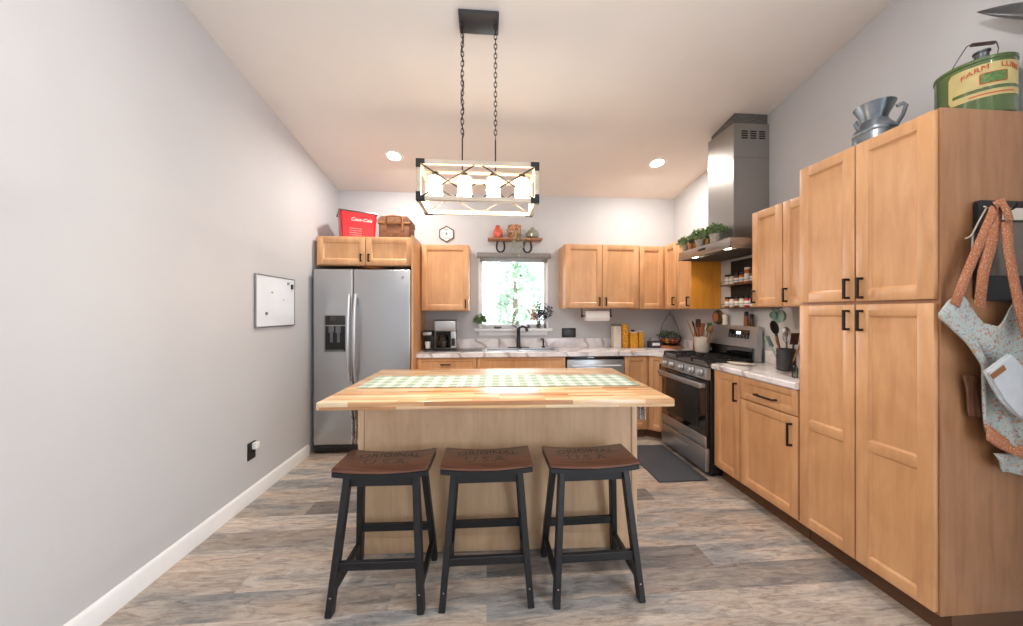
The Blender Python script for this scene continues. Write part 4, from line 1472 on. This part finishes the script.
# ================================================================== COUNTER, RIGHT BACK CORNER
CZ = CT1 + .0008
def canister(label, x, y, w, h, fill, lidm, lidh=.012, name='food_canister', body='glass'):
    t = thing(name, label, 'canister', (x, y, CZ), 0, 'canisters in the back corner')
    MB().box(-w / 2, w / 2, -w / 2, w / 2, 0, h, .006, 2).build('container', fill, t)
    MB().box(-w / 2 - .001, w / 2 + .001, -w / 2 - .001, w / 2 + .001, h + .0005, h + lidh, .003).build('lid', lidm, t)
    return t
canister('tall white canister with clear lid, leftmost in the row in the back corner', 1.515, 3.80, .092, .255, 'cream', 'glass_green', .025)
canister('tallest container of yellow dried pasta, right of the white canister', 1.615, 3.80, .072, .265, 'pasta', 'pasta', .012)
canister('middle container of yellow dried pasta in the back corner row', 1.712, 3.79, .088, .175, 'pasta', 'cream', .014)
canister('narrow yellow pasta container at the right end of the row', 1.808, 3.80, .060, .185, 'pasta', 'cream', .012)
MB_ = MB().lathe([(.022, 0), (.022, .018), (.006, .022)], (0, 0, 0), 14)
o = MB_.build('black_knob_lid', 'plastic_black'); o.location = (1.712, 3.79, CZ + .1895); tag(o, 'black round stopper lying on the middle pasta container', 'stopper')
bx_ = thing('recipe_box', 'small dark blue box with white label beside the pasta containers', 'box', (1.965, 3.78, CZ))
bb_ = MB().box(-.062, .062, -.05, .05, 0, .075, .006).build('box_body', plain('navy_tin', (52, 58, 76), .4), bx_)
MB().box(-.045, .045, -.0518, -.0502, .028, .060).build('label_plate', 'white', bb_)
# fruit stand
FS = thing('fruit_stand', 'dark wire basket stand filled with greens, beads and fruit in the back corner', 'basket', (2.155, 3.775, CZ + .030))
b_ = MB()
for r_, z in ((.085, .012), (.115, .050), (.125, .100)):
    b_.tube([(r_ * cos(a), r_ * sin(a), z) for a in [2 * pi * i / 28 for i in range(28)]], .003, 5, closed=True)
for i in range(20):
    a = 2 * pi * i / 20
    b_.tube([(.085 * cos(a), .085 * sin(a), .012), (.115 * cos(a), .115 * sin(a), .05), (.125 * cos(a), .125 * sin(a), .10)], .0018, 4)
b_.build('wire_basket', 'iron', FS)
b_ = MB()
b_.tube([(0.124, 0, .10), (.085, .0, .25), (.03, 0, .345), (0, 0, .365)], .003, 6).tube([(-.124, 0, .10), (-.085, .0, .25), (-.03, 0, .345), (0, 0, .365)], .003, 6)
b_.tube([(.012 * cos(a), 0, .378 + .014 * sin(a)) for a in [2 * pi * i / 12 for i in range(12)]], .0025, 5, closed=True)
b_.build('handle_wires', 'iron', FS)
MB().lathe([(.07, .001), (.084, .010), (.02, .013)], (0, 0, 0), 20).build('base_plate', 'iron', FS)
o = MB().lathe([(.135, 0), (.14, .006), (.14, .022), (.13, .028)], (0, 0, 0), 30).build('round_board', 'board_wood')
o.location = (2.155, 3.775, CZ); tag(o, 'round wooden board under the wire fruit basket', 'board')
b_ = MB()
for i in range(170):
    a, r_ = random.uniform(0, 2 * pi), .12 * sqrt(random.random())
    z = .105 + .06 * (1 - (r_ / .12) ** 2) * random.random()
    b_.leaf((2.155 + r_ * cos(a) - .02, 3.775 + r_ * sin(a), CZ + .03 + z), (random.uniform(-1, 1), random.uniform(-1, 1), random.uniform(-.3, .8)), .035, .02)
o = b_.build('faux_greens', 'foliage_dark', None, 0); tag(o, 'dark green leaves heaped in the wire basket', 'greenery')
fruit = [('lemon', 'pasta'), ('red_apple', 'jar_red'), ('orange', 'orange_spice'), ('onion', 'cream')]
FL = {'lemon': 'yellow', 'red_apple': 'red', 'orange': 'orange', 'onion': 'pale'}
PLC = ['left front', 'centre front', 'right front', 'left back', 'right back', 'very back']
for i in range(6):
    a = -pi / 2 + (i - 1) * .95 if i < 3 else pi / 2 + (i - 4) * .95
    n_, mt_ = fruit[i % 4]
    o = MB().ball((0, 0, 0), .030, 1, 1, .95, 14).build(n_, mt_)
    o.location = (2.155 + .066 * cos(a), 3.775 + .066 * sin(a), CZ + .03 + .048)
    tag(o, '%s round fruit in the wire basket, %s of it' % (FL[n_], PLC[i]), 'fruit', 'fruit in the wire basket')

# ================================================================== AROUND THE STOVE
CBD = MB().box(-.009, .009, -.075, .075, 0, .30, .004)
o = CBD.build('cutting_board', 'board_wood'); o.location = (2.262, 3.42, CZ); o.rotation_euler = (0, radians(5), 0)
tag(o, 'brown wooden cutting board leaning against the right wall behind the white crock', 'cutting board')


def spoon(loc, tip, mat, name, label, group, kind='spoon', s=1.0):
    b_ = MB()
    p0, p1 = Vector(loc), Vector(tip)
    d = (p1 - p0).normalized()
    b_.tube([p0, p0 + (p1 - p0) * .5, p1], [.005 * s, .0055 * s, .006 * s], 7)
    if kind == 'spoon':
        g = bmesh.ops.create_uvsphere(b_.bm, u_segments=12, v_segments=8, radius=1)
        rot = d.to_track_quat('Z', 'Y').to_matrix().to_4x4()
        bmesh.ops.transform(b_.bm, matrix=Matrix.Translation(p1 + d * .03 * s) @ rot @ Matrix.Diagonal((.024 * s, .009, .036 * s, 1)), verts=g['verts'])
    elif kind == 'spatula':
        rot = d.to_track_quat('Z', 'Y').to_matrix().to_4x4()
        b_.box(-.026 * s, .026 * s, -.003, .003, 0, .085 * s, .003, 2, Matrix.Translation(p1 - d * .01) @ rot)
    elif kind == 'whisk':
        rot = Matrix.Translation(p1) @ d.to_track_quat('Z', 'Y').to_matrix().to_4x4()
        for k in range(5):
            a = pi * k / 5
            pts = []
            for q in range(11):
                t_ = pi * q / 10
                r_ = .024 * sin(t_) * (1.0 if t_ < pi / 2 else 1)
                pts.append(rot @ Vector((r_ * cos(a) * (1 if q < 5 else 1), r_ * sin(a), .09 * (1 - cos(t_)) / 2)))
            b_.tube(pts, .0012, 4)
            pts = [rot @ Vector((-.024 * sin(pi * q / 10) * cos(a), -.024 * sin(pi * q / 10) * sin(a), .09 * (1 - cos(pi * q / 10)) / 2)) for q in range(11)]
            b_.tube(pts, .0012, 4)
    o = b_.build(name, mat)
    return tag(o, label, kind if kind != 'spoon' else 'spoon', group)


# white crock on the counter behind the stove corner
cx, cy = 2.125, 3.140
CZ_SAVE, CZ = CZ, .9640
CR = thing('utensil_crock', 'white utensil crock standing at the far back corner of the stove top', 'crock', (cx, cy, CZ))
MB().lathe([(.056, 0), (.063, .01), (.072, .15), (.066, .15), (.058, .02), (.01, .012)], (0, 0, 0), 28).build('crock_body', 'cream', CR)
U = 'utensils in the white crock'
spoon((cx - .02, cy + .02, CZ + .015), (cx - .09, cy + .05, CZ + .235), 'utensil_wood', 'wooden_spatula', 'dark wooden spatula leaning farthest left in the white crock', U, 'spatula')
spoon((cx - .01, cy + .00, CZ + .015), (cx - .055, cy + .04, CZ + .245), 'dark_wood', 'wooden_spoon', 'dark wooden spoon at the left in the white crock', U)
spoon((cx + .0, cy + .03, CZ + .015), (cx + .0, cy + .055, CZ + .25), 'dark_wood', 'wooden_spatula', 'dark spatula standing upright in the white crock', U, 'spatula')
spoon((cx + .02, cy - .02, CZ + .015), (cx + .03, cy - .02, CZ + .20), 'cream', 'white_spoon', 'pale spoon in the middle of the white crock', U)
spoon((cx + .0, cy - .02, CZ + .015), (cx + .01, cy - .075, CZ + .22), 'foliage_dark', 'green_spatula', 'green spatula in the white crock', U, 'spatula')
spoon((cx + .01, cy - .03, CZ + .015), (cx + .0, cy - .115, CZ + .20), 'utensil_wood', 'wooden_spoon', 'light wooden spoon leaning right in the white crock', U, 'spoon', 1.1)

CZ = CZ_SAVE
# dark crock near the pantry
cx, cy = 2.145, 2.235
CR = thing('utensil_crock', 'dark grey ridged utensil crock on the short counter beside the pantry', 'crock', (cx, cy, CZ))
prof = [(.050, 0)]
for i in range(10):
    prof += [(.058, .008 + i * .0145), (.055, .015 + i * .0145)]
prof += [(.060, .155), (.054, .155), (.050, .02), (.01, .012)]
MB().lathe(prof, (0, 0, 0), 28).build('crock_body', 'charcoal', CR)
U = 'utensils in the dark crock'
spoon((cx, cy + .02, CZ + .015), (cx - .0, cy + .085, CZ + .26), 'plastic_black', 'ladle', 'big black ladle rising highest from the dark crock', U, 'spoon', 1.5)
spoon((cx - .02, cy + .02, CZ + .015), (cx - .035, cy + .09, CZ + .17), 'mint', 'mint_spatula', 'mint green spatula leaning left in the dark crock', U, 'spatula')
spoon((cx - .02, cy - .0, CZ + .015), (cx - .04, cy + .025, CZ + .18), 'utensil_wood', 'wooden_spoon', 'light wooden spoon at the front of the dark crock', U)
spoon((cx + .0, cy - .0, CZ + .015), (cx - .01, cy - .015, CZ + .20), 'chrome', 'wire_whisk', 'steel whisk in the middle of the dark crock', U, 'whisk')
spoon((cx + .01, cy - .02, CZ + .015), (cx + .0, cy - .06, CZ + .20), 'dark_wood', 'wooden_spatula', 'dark brown spatula at the right in the dark crock', U, 'spatula')
spoon((cx + .0, cy - .03, CZ + .015), (cx - .0, cy - .115, CZ + .21), 'utensil_wood', 'wooden_spoon', 'brown wooden spoon leaning toward the pantry in the dark crock', U)
spoon((cx + .02, cy + .01, CZ + .015), (cx + .03, cy + .03, CZ + .245), 'steel', 'serving_spoon', 'steel serving spoon at the back of the dark crock', U)

# spoon rest, black block, bottle
SR = MB().lathe([(.02, 0), (.045, .004), (.055, .014), (.052, .014), (.04, .008), (.01, .004)], (0, 0, 0), 24)
for v in SR.bm.verts: v.co.y *= 1.7
o = SR.build('spoon_rest', 'cream'); o.location = (2.00, 2.50, CZ); o.rotation_euler = (0, 0, .3); tag(o, 'cream ceramic spoon rest on the short counter beside the stove', 'spoon rest')
o = MB().prism([(-.05, 0), (.05, 0), (.05, .14), (-.02, .19), (-.05, .15)], -.04, .04, 'x').build('knife_block', 'plastic_black'); o.location = (2.200, 2.035, CZ)
tag(o, 'black knife block on the short counter tight against the pantry', 'knife block')
o = MB().lathe([(.014, 0), (.016, .01), (.016, .06), (.006, .085), (.006, .10), (.004, .102)], (0, 0, 0), 14).build('small_bottle', 'glass_green'); o.location = (1.965, 1.985, CZ)
tag(o, 'small slim glass bottle on the short counter before the knife block', 'bottle')

# on top of the range backguard
GZ = 1.2358
PA = thing('wooden_bowl', 'dark wooden bowl propped up at the far end on the range backguard', 'bowl', (2.277, 3.135, GZ + .072))
b_ = MB().lathe([(.0, -.055), (.040, -.052), (.062, -.026), (.070, .0), (.064, .0), (.056, -.022), (.036, -.045), (0, -.047)], (0, 0, 0), 28, 'x', cap=False)
for v in b_.bm.verts: v.co.x = v.co.x * .35 + .012; v.co.y *= 1.25
b_.build('bowl_body', 'dark_wood', PA)
MB().lathe([(.03, 0), (.045, -.008), (.0, -.01)], (-.0105, 0, 0), 20, 'x', cap=False).build('bowl_centre', 'board_wood', PA)
b_ = MB().lathe([(.022, 0), (.026, .01), (.020, .05), (.026, .09), (.018, .10), (.004, .105)], (0, 0, 0), 18)
o = b_.build('ceramic_shaker', 'cream'); o.location = (2.268, 3.010, GZ); tag(o, 'cream ceramic shaker on the range backguard beside the dark bowl', 'shaker')
for y, bm_, lb, hh_ in ((2.752, 'brown_spice', 'clear grinder with pinkish salt and black cap on the range backguard', .085), (2.690, 'dark_wood', 'dark pepper grinder with black cap on the range backguard', .065)):
    t = thing('spice_grinder', lb, 'grinder', (2.268, y, GZ), 0, 'grinders on the backguard')
    MB().lathe([(.018, 0), (.020, .004), (.017, hh_), (.015, hh_ + .002)], (0, 0, 0), 16).build('grinder_body', bm_, t)
    MB().lathe([(.015, hh_ + .0025), (.017, hh_ + .008), (.016, hh_ + .035), (.010, hh_ + .042)], (0, 0, 0), 16).build('cap', 'plastic_black', t)

# spice shelves on the wall: far end visible under the hood
BK = MB().box(-.003, 0, -.60, .0, 0, .47)
SPX = XR - .0005
PNL = MB().box(SPX - .004, SPX, 2.42, 2.985, 1.40, 1.835).build('backsplash_panel', 'matte_black'); tag(PNL, 'matte black panel on the wall behind the spice shelves', 'panel')
jar_protos = {}
def spice_jar(y, z, fillm, label, lidm='plastic_black', tall=1.0):
    t = thing('spice_jar', label, 'spice jar', (SPX - .040, y, z), 0, 'spice jars on the wall shelves')
    MB().lathe([(.022, 0), (.024, .003), (.024, .068 * tall), (.018, .078 * tall)], (0, 0, 0), 14).build('jar_body', fillm, t)
    MB().lathe([(.0235, .0785 * tall), (.0235, .0785 * tall + .018), (.020, .0785 * tall + .020)], (0, 0, 0), 14).build('lid', lidm, t)
    MB().lathe([(.0243, .016), (.0243, .056 * tall)], (0, 0, 0), 14, cap=False).build('label_band', 'paper', t)
for row, (z, nm) in enumerate(((1.612, 'upper'), (1.402, 'lower'))):
    s_ = thing('spice_shelf', 'narrow dark %s spice shelf on the wall behind the stove' % nm, 'shelf', (SPX, 3.015, z), 0)
    b_ = MB().box(-.085, -.0045, -.58, .0, -.012, 0, .001, 1)
    b_.build('shelf_board', 'dark_wood', s_)
    MB().tube([(-.082, -.005, .030), (-.082, -.575, .030)], .002, 6).tube([(-.082, -.005, -.002), (-.082, -.005, .030)], .002, 6).tube([(-.082, -.575, -.002), (-.082, -.575, .030)], .002, 6).build('guard_rail', 'iron', s_)
    cols = ['cream', 'cream', 'brown_spice', 'orange_spice', 'cream', 'brown_spice', 'cream', 'red', 'cream', 'orange_spice']
    lids = ['chrome', 'plastic_black']
    ORD = ['first', 'second', 'third', 'fourth', 'fifth', 'sixth', 'seventh', 'eighth', 'ninth', 'tenth']
    for k in range(8):
        y = 2.980 - k * .060
        tall = 1.0
        f_ = cols[(k + row * 3) % len(cols)]
        if row == 0 and k == 4: f_, tall = 'orange_spice', 1.5
        desc = {'cream': 'pale', 'brown_spice': 'brown', 'orange_spice': 'orange', 'red': 'red'}[f_]
        spice_jar(y, z + .0006, f_, '%s-filled spice jar, %s from the far end of the %s spice shelf' % (desc, ORD[k], nm), 'white' if (k == 4 and row == 0) else 'plastic_black', tall)

# measuring cups under the wall cabinet beside the hood
HK = 1.394
for i, (y, r_, mm, lb) in enumerate(((2.315, .052, 'mint', 'large mint green measuring cup hanging under the wall cabinet'), (2.185, .001, None, None), (2.40, .030, 'mint', 'small mint measuring cup hanging under the wall cabinet'))):
    if mm is None: continue
    t = thing('measuring_cup', lb, 'measuring cup', (2.16, 2.318 if i == 0 else 2.366, HK), 0, 'cups hanging under the cabinet')
    b_ = MB().lathe([(.0, .03), (r_ * .8, .028), (r_, .0), (r_ * .95, 0), (r_ * .75, .024), (0, .026)], (0, 0, -.055 - r_ * .2), 22, 'x', cap=False)
    b_.build('cup_bowl', mm, t)
    MB().tube([(.004, 0, -.055 - r_ * .2 + r_ * .85), (.004, 0, -.004)], .004, 6).tube([(.004, 0, -.012), (-.006, 0, -.012), (-.010, 0, -.002), (-.006, 0, 0)], .002, 5).build('cup_handle', 'grey_plastic', t)

# angled paddle / board on wall near pantry
b_ = MB().box(-.006, .006, -.045, .045, 0, .19, .004).box(-.005, .005, -.014, .014, .188, .25, .003)
o = b_.build('paddle_board', 'cream'); o.location = (2.285, 2.10, 1.115); o.rotation_euler = (radians(-14), radians(0), 0)
tag(o, 'pale wooden paddle board on the wall beside the pantry above the crock', 'board')

# floor mat
o = MB().box(-.205, .205, -.355, .355, 0, .012, .005, 2).build('floor_mat', 'mat'); o.location = (1.575, 2.905, .0008)
tag(o, 'dark grey anti-fatigue mat on the floor in front of the stove', 'mat')

# ================================================================== ON THE PANTRY
PT_Z = 2.2058
MC = thing('milk_can', 'galvanised grey milk can pitcher standing on the pantry top', 'pitcher', (2.082, 1.640, PT_Z))
MB().lathe([(.078, 0), (.084, .004), (.084, .128), (.080, .134), (.056, .168), (.054, .176), (.050, .180), (.056, .205), (.080, .258), (.082, .262), (.077, .261), (.052, .206), (.045, .182), (.04, .17)], (0, 0, 0), 36).build('can_body', 'galv', MC)
MB().lathe([(.0845, .108), (.087, .112), (.087, .120), (.0845, .124)], (0, 0, 0), 36, cap=False).build('rib_band', 'galv', MC)
b_ = MB(); pts = [(.086, 0, .240), (.112, 0, .250), (.122, 0, .236), (.108, 0, .185), (.082, 0, .135)]
b_.tube([(p[0] * .86, -p[0] * .5, p[2]) for p in pts], .009, 8, flat=.5); b_.build('handle', 'galv', MC)
MB().tube([(-.078, .01, .132), (-.096, .01, .150), (-.104, .01, .168), (-.094, .01, .178), (-.078, .01, .160)], .007, 8).build('side_grip', 'galv', MC)

LC = thing('lube_can', 'round green metal farm lube can with yellow label and wire handle on the pantry', 'can', (2.195, 1.343, PT_Z))
RC = .111
cb_ = MB().lathe([(RC - .003, 0), (RC, .004), (RC, .226), (RC + .0035, .229), (RC + .0035, .241), (RC - .004, .245), (RC - .02, .240), (.02, .252)], (0, 0, 0), 64).build('can_body', 'green_enamel', LC)
def wrap(a0, a1, z0, z1, r_, mat, name, parent, n=36, rnd=0.0):
    b_ = MB(); g = []
    for i in range(n + 1):
        u = i / n
        a = a0 + (a1 - a0) * u
        e = 0
        if rnd:
            d = min(u, 1 - u) * abs(a1 - a0) * RC
            if d < rnd: e = rnd - sqrt(max(0, rnd * rnd - (rnd - d) ** 2))
        g.append([b_.bm.verts.new((r_ * cos(a), r_ * sin(a), z)) for z in (z0 + e, z1 - e)])
    for a, c_ in zip(g, g[1:]): b_.bm.faces.new((a[0], c_[0], c_[1], a[1]))
    return b_.build(name, mat, parent)
CA = radians(-121)      # label centre direction: faces the room
lb = wrap(CA - 1.12, CA + 1.12, .070, .212, RC + .0008, 'label_yellow', 'label', cb_, rnd=.02)
wrap(CA - .36, CA + .36, .125, .172, RC + .0014, 'red_ink', 'picture_border', lb, rnd=.006)
wrap(CA - .33, CA + .33, .128, .169, RC + .0020, 'label_green', 'farm_picture', lb, rnd=.005)
wrap(CA - 1.0, CA + 1.0, .098, .112, RC + .0014, 'green_enamel', 'green_band', lb)
def curved_text(body, size, ca, z, mat, arc=0.0):
    o = text_mesh('lettering', body, size, mat, lb, Matrix.Identity(4), .0003)
    for v in o.data.vertices:
        x, y, d = v.co
        a = ca + x / RC
        r_ = RC + .0024 + d
        v.co = (r_ * cos(a), r_ * sin(a), z + y - arc * (a - CA) ** 2)
curved_text('FARM', .030, CA - .46, .196, 'red_ink', .035)
curved_text('LUBE', .030, CA + .46, .196, 'red_ink', .035)
wrap(CA - .60, CA + .60, .080, .085, RC + .0014, 'red_ink', 'red_stripe', lb)
MB().lathe([(.024, .246), (.024, .260), (.021, .263), (.021, .282), (.025, .284), (.025, .291), (.014, .296)], (-.035, -.045, 0), 20).build('spout_cap', 'pewter', LC)
hdl = MB().tube([(-.108, 0, .244), (-.108, -.02, .275), (-.085, -.03, .322), (-.072, -.03, .330)], .0022, 6)
hdl.tube([(.066, -.03, .352), (.092, -.02, .335), (.107, 0, .270), (.107, 0, .244)], .0022, 6)
hdl.tube([(-.073, -.03, .3295), (.067, -.03, .3525)], .0022, 6)
hdl.build('wire_handle', 'pewter', LC)
MB().tube([(-.058, -.03, .332), (.052, -.03, .350)], .0075, 10).build('handle_grip', 'dark_wood', LC)

# ornament at the very top right corner
WO = thing('metal_ornament', 'dark grey metal pointed ornament on the right wall above the green can', 'ornament', (XR, 1.20, 2.66))
pts, rs = [], []
for i in range(25):
    u = i / 24
    pts.append((-.052, .172 - .36 * u, .085 - .335 * u + .012 * sin(u * pi)))
    rs.append(.0012 + .030 * sin(pi * min(1, u * 1.05)) ** .9)
MB().tube(pts, rs, 14, flat=.9).build('wing', 'pewter', WO)
MB().lathe([(.022, -.030), (.016, -.012), (.030, -.006), (.030, -.001)], (0, -.03, -.08), 18, 'x').build('wall_mount', 'pewter', WO)

# ================================================================== HANGING ON THE PANTRY SIDE
SY = 1.236
MBD = thing('message_board', 'black-framed grey board with rounded corners on the pantry side panel', 'board', (2.165, SY, 1.405))
def rrect(x0, x1, z0, z1, r_, n=5):
    out = []
    for cx_, cz_, a0 in ((x1 - r_, z1 - r_, 0), (x0 + r_, z1 - r_, 90), (x0 + r_, z0 + r_, 180), (x1 - r_, z0 + r_, 270)):
        for k in range(n + 1):
            a = radians(a0 + 90 * k / n)
            out.append((cx_ + r_ * cos(a), cz_ + r_ * sin(a)))
    return out
MB().prism(rrect(-.152, .143, 0, .415, .018), -.016, -.0015, 'y').build('frame', 'black', MBD)
MB().box(-.105, .125, -.019, -.0165, .335, .385, .001, 1).build('grey_header', 'cream', MBD)
MB().box(-.105, .125, -.0185, -.0165, .105, .325, .001, 1).build('grey_panel', 'board_grey', MBD)
for x in (-.095, -.035):
    MB().tube([(x, -.018, .375), (x, -.040, .372), (x, -.052, .380), (x, -.054, .395)], .004, 8).lathe([(.012, -.0195), (.012, -.022)], (x, 0, .375), 14, 'y').build('hook', 'bronze', MBD)
MB().box(-.130, -.112, -.018, -.0165, .20, .30).build('side_mark', 'grey_plastic', MBD)


def drape(name, mat, parent, L, R, T_, B_, y0, amp, waves, nu=36, nv=30, th=.004, ph=0.0):
    """cloth between left edge L(v), right edge R(v); top T_(u), bottom B_(u)"""
    b_ = MB(); g = []
    for j in range(nv + 1):
        v = j / nv; row = []
        for i in range(nu + 1):
            u = i / nu
            x = L(v) + (R(v) - L(v)) * u
            z = T_(u) + (B_(u) - T_(u)) * v
            y = y0 - amp * (.35 + .65 * v) * (1 + sin(waves * 2 * pi * u + ph + v * 1.5)) - amp * .5 * sin(5 * v + 3 * u)
            row.append(b_.bm.verts.new((x, y, z)))
        g.append(row)
    for a, c_ in zip(g, g[1:]):
        for i in range(nu): b_.bm.faces.new((a[i], a[i + 1], c_[i + 1], c_[i]))
    o = b_.build(name, mat, parent, 60)
    md = o.modifiers.new('thickness', 'SOLIDIFY'); md.thickness = th; md.offset = 0
    return o


def lerp_list(pts):
    def f(t):
        for (a, va), (b, vb) in zip(pts, pts[1:]):
            if t <= b: return va + (vb - va) * (t - a) / (b - a)
        return pts[-1][1]
    return f


def ribbon(name, mat, parent, pts, w, th=.003):
    b_ = MB(); g = []
    pts = [Vector(p) for p in pts]
    for i, p in enumerate(pts):
        t_ = (pts[min(i + 1, len(pts) - 1)] - pts[max(i - 1, 0)]).normalized()
        s = t_.cross(Vector((0, -1, 0))).normalized()
        g.append([b_.bm.verts.new(p - s * w / 2), b_.bm.verts.new(p + Vector((0, -.002, 0))), b_.bm.verts.new(p + s * w / 2)])
    for a, c_ in zip(g, g[1:]):
        b_.bm.faces.new((a[0], a[1], c_[1], c_[0])); b_.bm.faces.new((a[1], a[2], c_[2], c_[1]))
    o = b_.build(name, mat, parent, 60)
    md = o.modifiers.new('thickness', 'SOLIDIFY'); md.thickness = th; md.offset = 0
    return o


AP = thing('apron', 'floral cotton apron with orange patterned straps hanging on the pantry side', 'apron', (0, 0, 0))
AP.location = (2.07, SY, .70)
def W2(x, z, y=-.045): return (x - 2.07, y, z - .70)
drape('apron_cloth', 'floral', AP, lerp_list([(0, -.225), (.12, -.285), (.34, -.165), (.52, -.10), (1, -.090)]), lerp_list([(0, .20), (1, .225)]),
      lerp_list([(0, .705), (.10, .735), (.20, .70), (.36, .615), (.48, .60), (.60, .64), (.72, .715), (1, .72)]), lerp_list([(0, .20), (.4, .12), (1, .07)]), -.030, .016, 2.6)
drape('apron_hem', 'strap', AP, lambda v: -.090, lambda v: .225, lerp_list([(0, .215), (.4, .135), (1, .085)]), lerp_list([(0, .150), (.4, .085), (1, .045)]), -.052, .006, 2.3, 24, 4)
drape('lower_cloth', 'floral', AP, lambda v: -.015 + .02 * v, lambda v: .225, lambda u: .085, lerp_list([(0, .015), (1, -.03)]), -.030, .010, 2.0, 24, 10)
ribbon('strap', 'strap', AP, [W2(2.015, 1.775, -.062), W2(1.985, 1.68, -.052), W2(1.945, 1.58, -.046), W2(1.895, 1.47, -.046), W2(1.855, 1.385, -.050)], .042)
ribbon('strap', 'strap', AP, [W2(2.030, 1.770, -.058), W2(2.020, 1.65, -.052), W2(1.985, 1.52, -.048), W2(1.96, 1.38, -.052)], .050)
ribbon('strap', 'strap', AP, [W2(2.060, 1.720, -.066), W2(2.075, 1.62, -.060), W2(2.095, 1.50, -.062), W2(2.115, 1.38, -.066), W2(2.14, 1.26, -.072)], .046)
ribbon('strap_loop', 'strap', AP, [W2(2.005, 1.780, -.066), W2(2.028, 1.795, -.070), W2(2.050, 1.755, -.072), W2(2.062, 1.72, -.072)], .035)
OM = thing('oven_mitt', 'white cotton mitt with brown leather tab hanging over the floral apron', 'oven mitt', (2.07, SY, .70))
b_ = MB()
outline = [(1.918, 1.128), (2.030, 1.200), (2.10, 1.13), (2.16, 1.02), (2.185, .925), (2.150, .905), (2.05, .965), (1.99, 1.015)]
b_.prism([(x - 2.07, z - .70) for x, z in outline], -.098, -.078, 'y')
bmesh.ops.bevel(b_.bm, geom=list(b_.bm.edges), offset=.008, segments=3, affect='EDGES')
mt_ = b_.build('mitt_body', 'white_cloth', OM)
b_ = MB().box(-.034, .034, -.1005, -.0975, -.011, .011, .001, 1)
bmesh.ops.transform(b_.bm, matrix=Matrix.Translation((1.965 - 2.07, 0, 1.128 - .70)) @ Matrix.Rotation(radians(-33), 4, 'Y'), verts=b_.bm.verts)
b_.build('leather_tab', 'leather', mt_)
CL = drape('brown_cloth', plain('brown_cloth', (120, 80, 58), .9), None, lerp_list([(0, -.02), (1, .0)]), lerp_list([(0, .05), (1, .045)]), lambda u: .20, lambda u: .03, -.012, .006, 2, 12, 12)
CL.location = (1.965, SY, .90); tag(CL, 'brown cloth peeking out behind the white mitt on the pantry side', 'cloth')
STG = thing('cord_tag', 'cord with a dark tag hanging from the hook beside the apron straps', 'tag', (2.035, SY, 1.78))
MB().tube([(-.03, -.045, .0), (-.045, -.030, -.06), (-.060, -.025, -.10), (-.062, -.024, -.19)], .0028, 6).tube([(-.060, -.026, -.10), (-.075, -.026, -.115), (-.095, -.026, -.122)], .0028, 6).tube([(-.03, -.045, .0), (-.060, -.056, .0)], .003, 6).build('cord', 'cream', STG)
MB().box(-.058, -.030, -.030, -.024, -.20, -.10, .002).build('dark_tag', 'charcoal', STG)
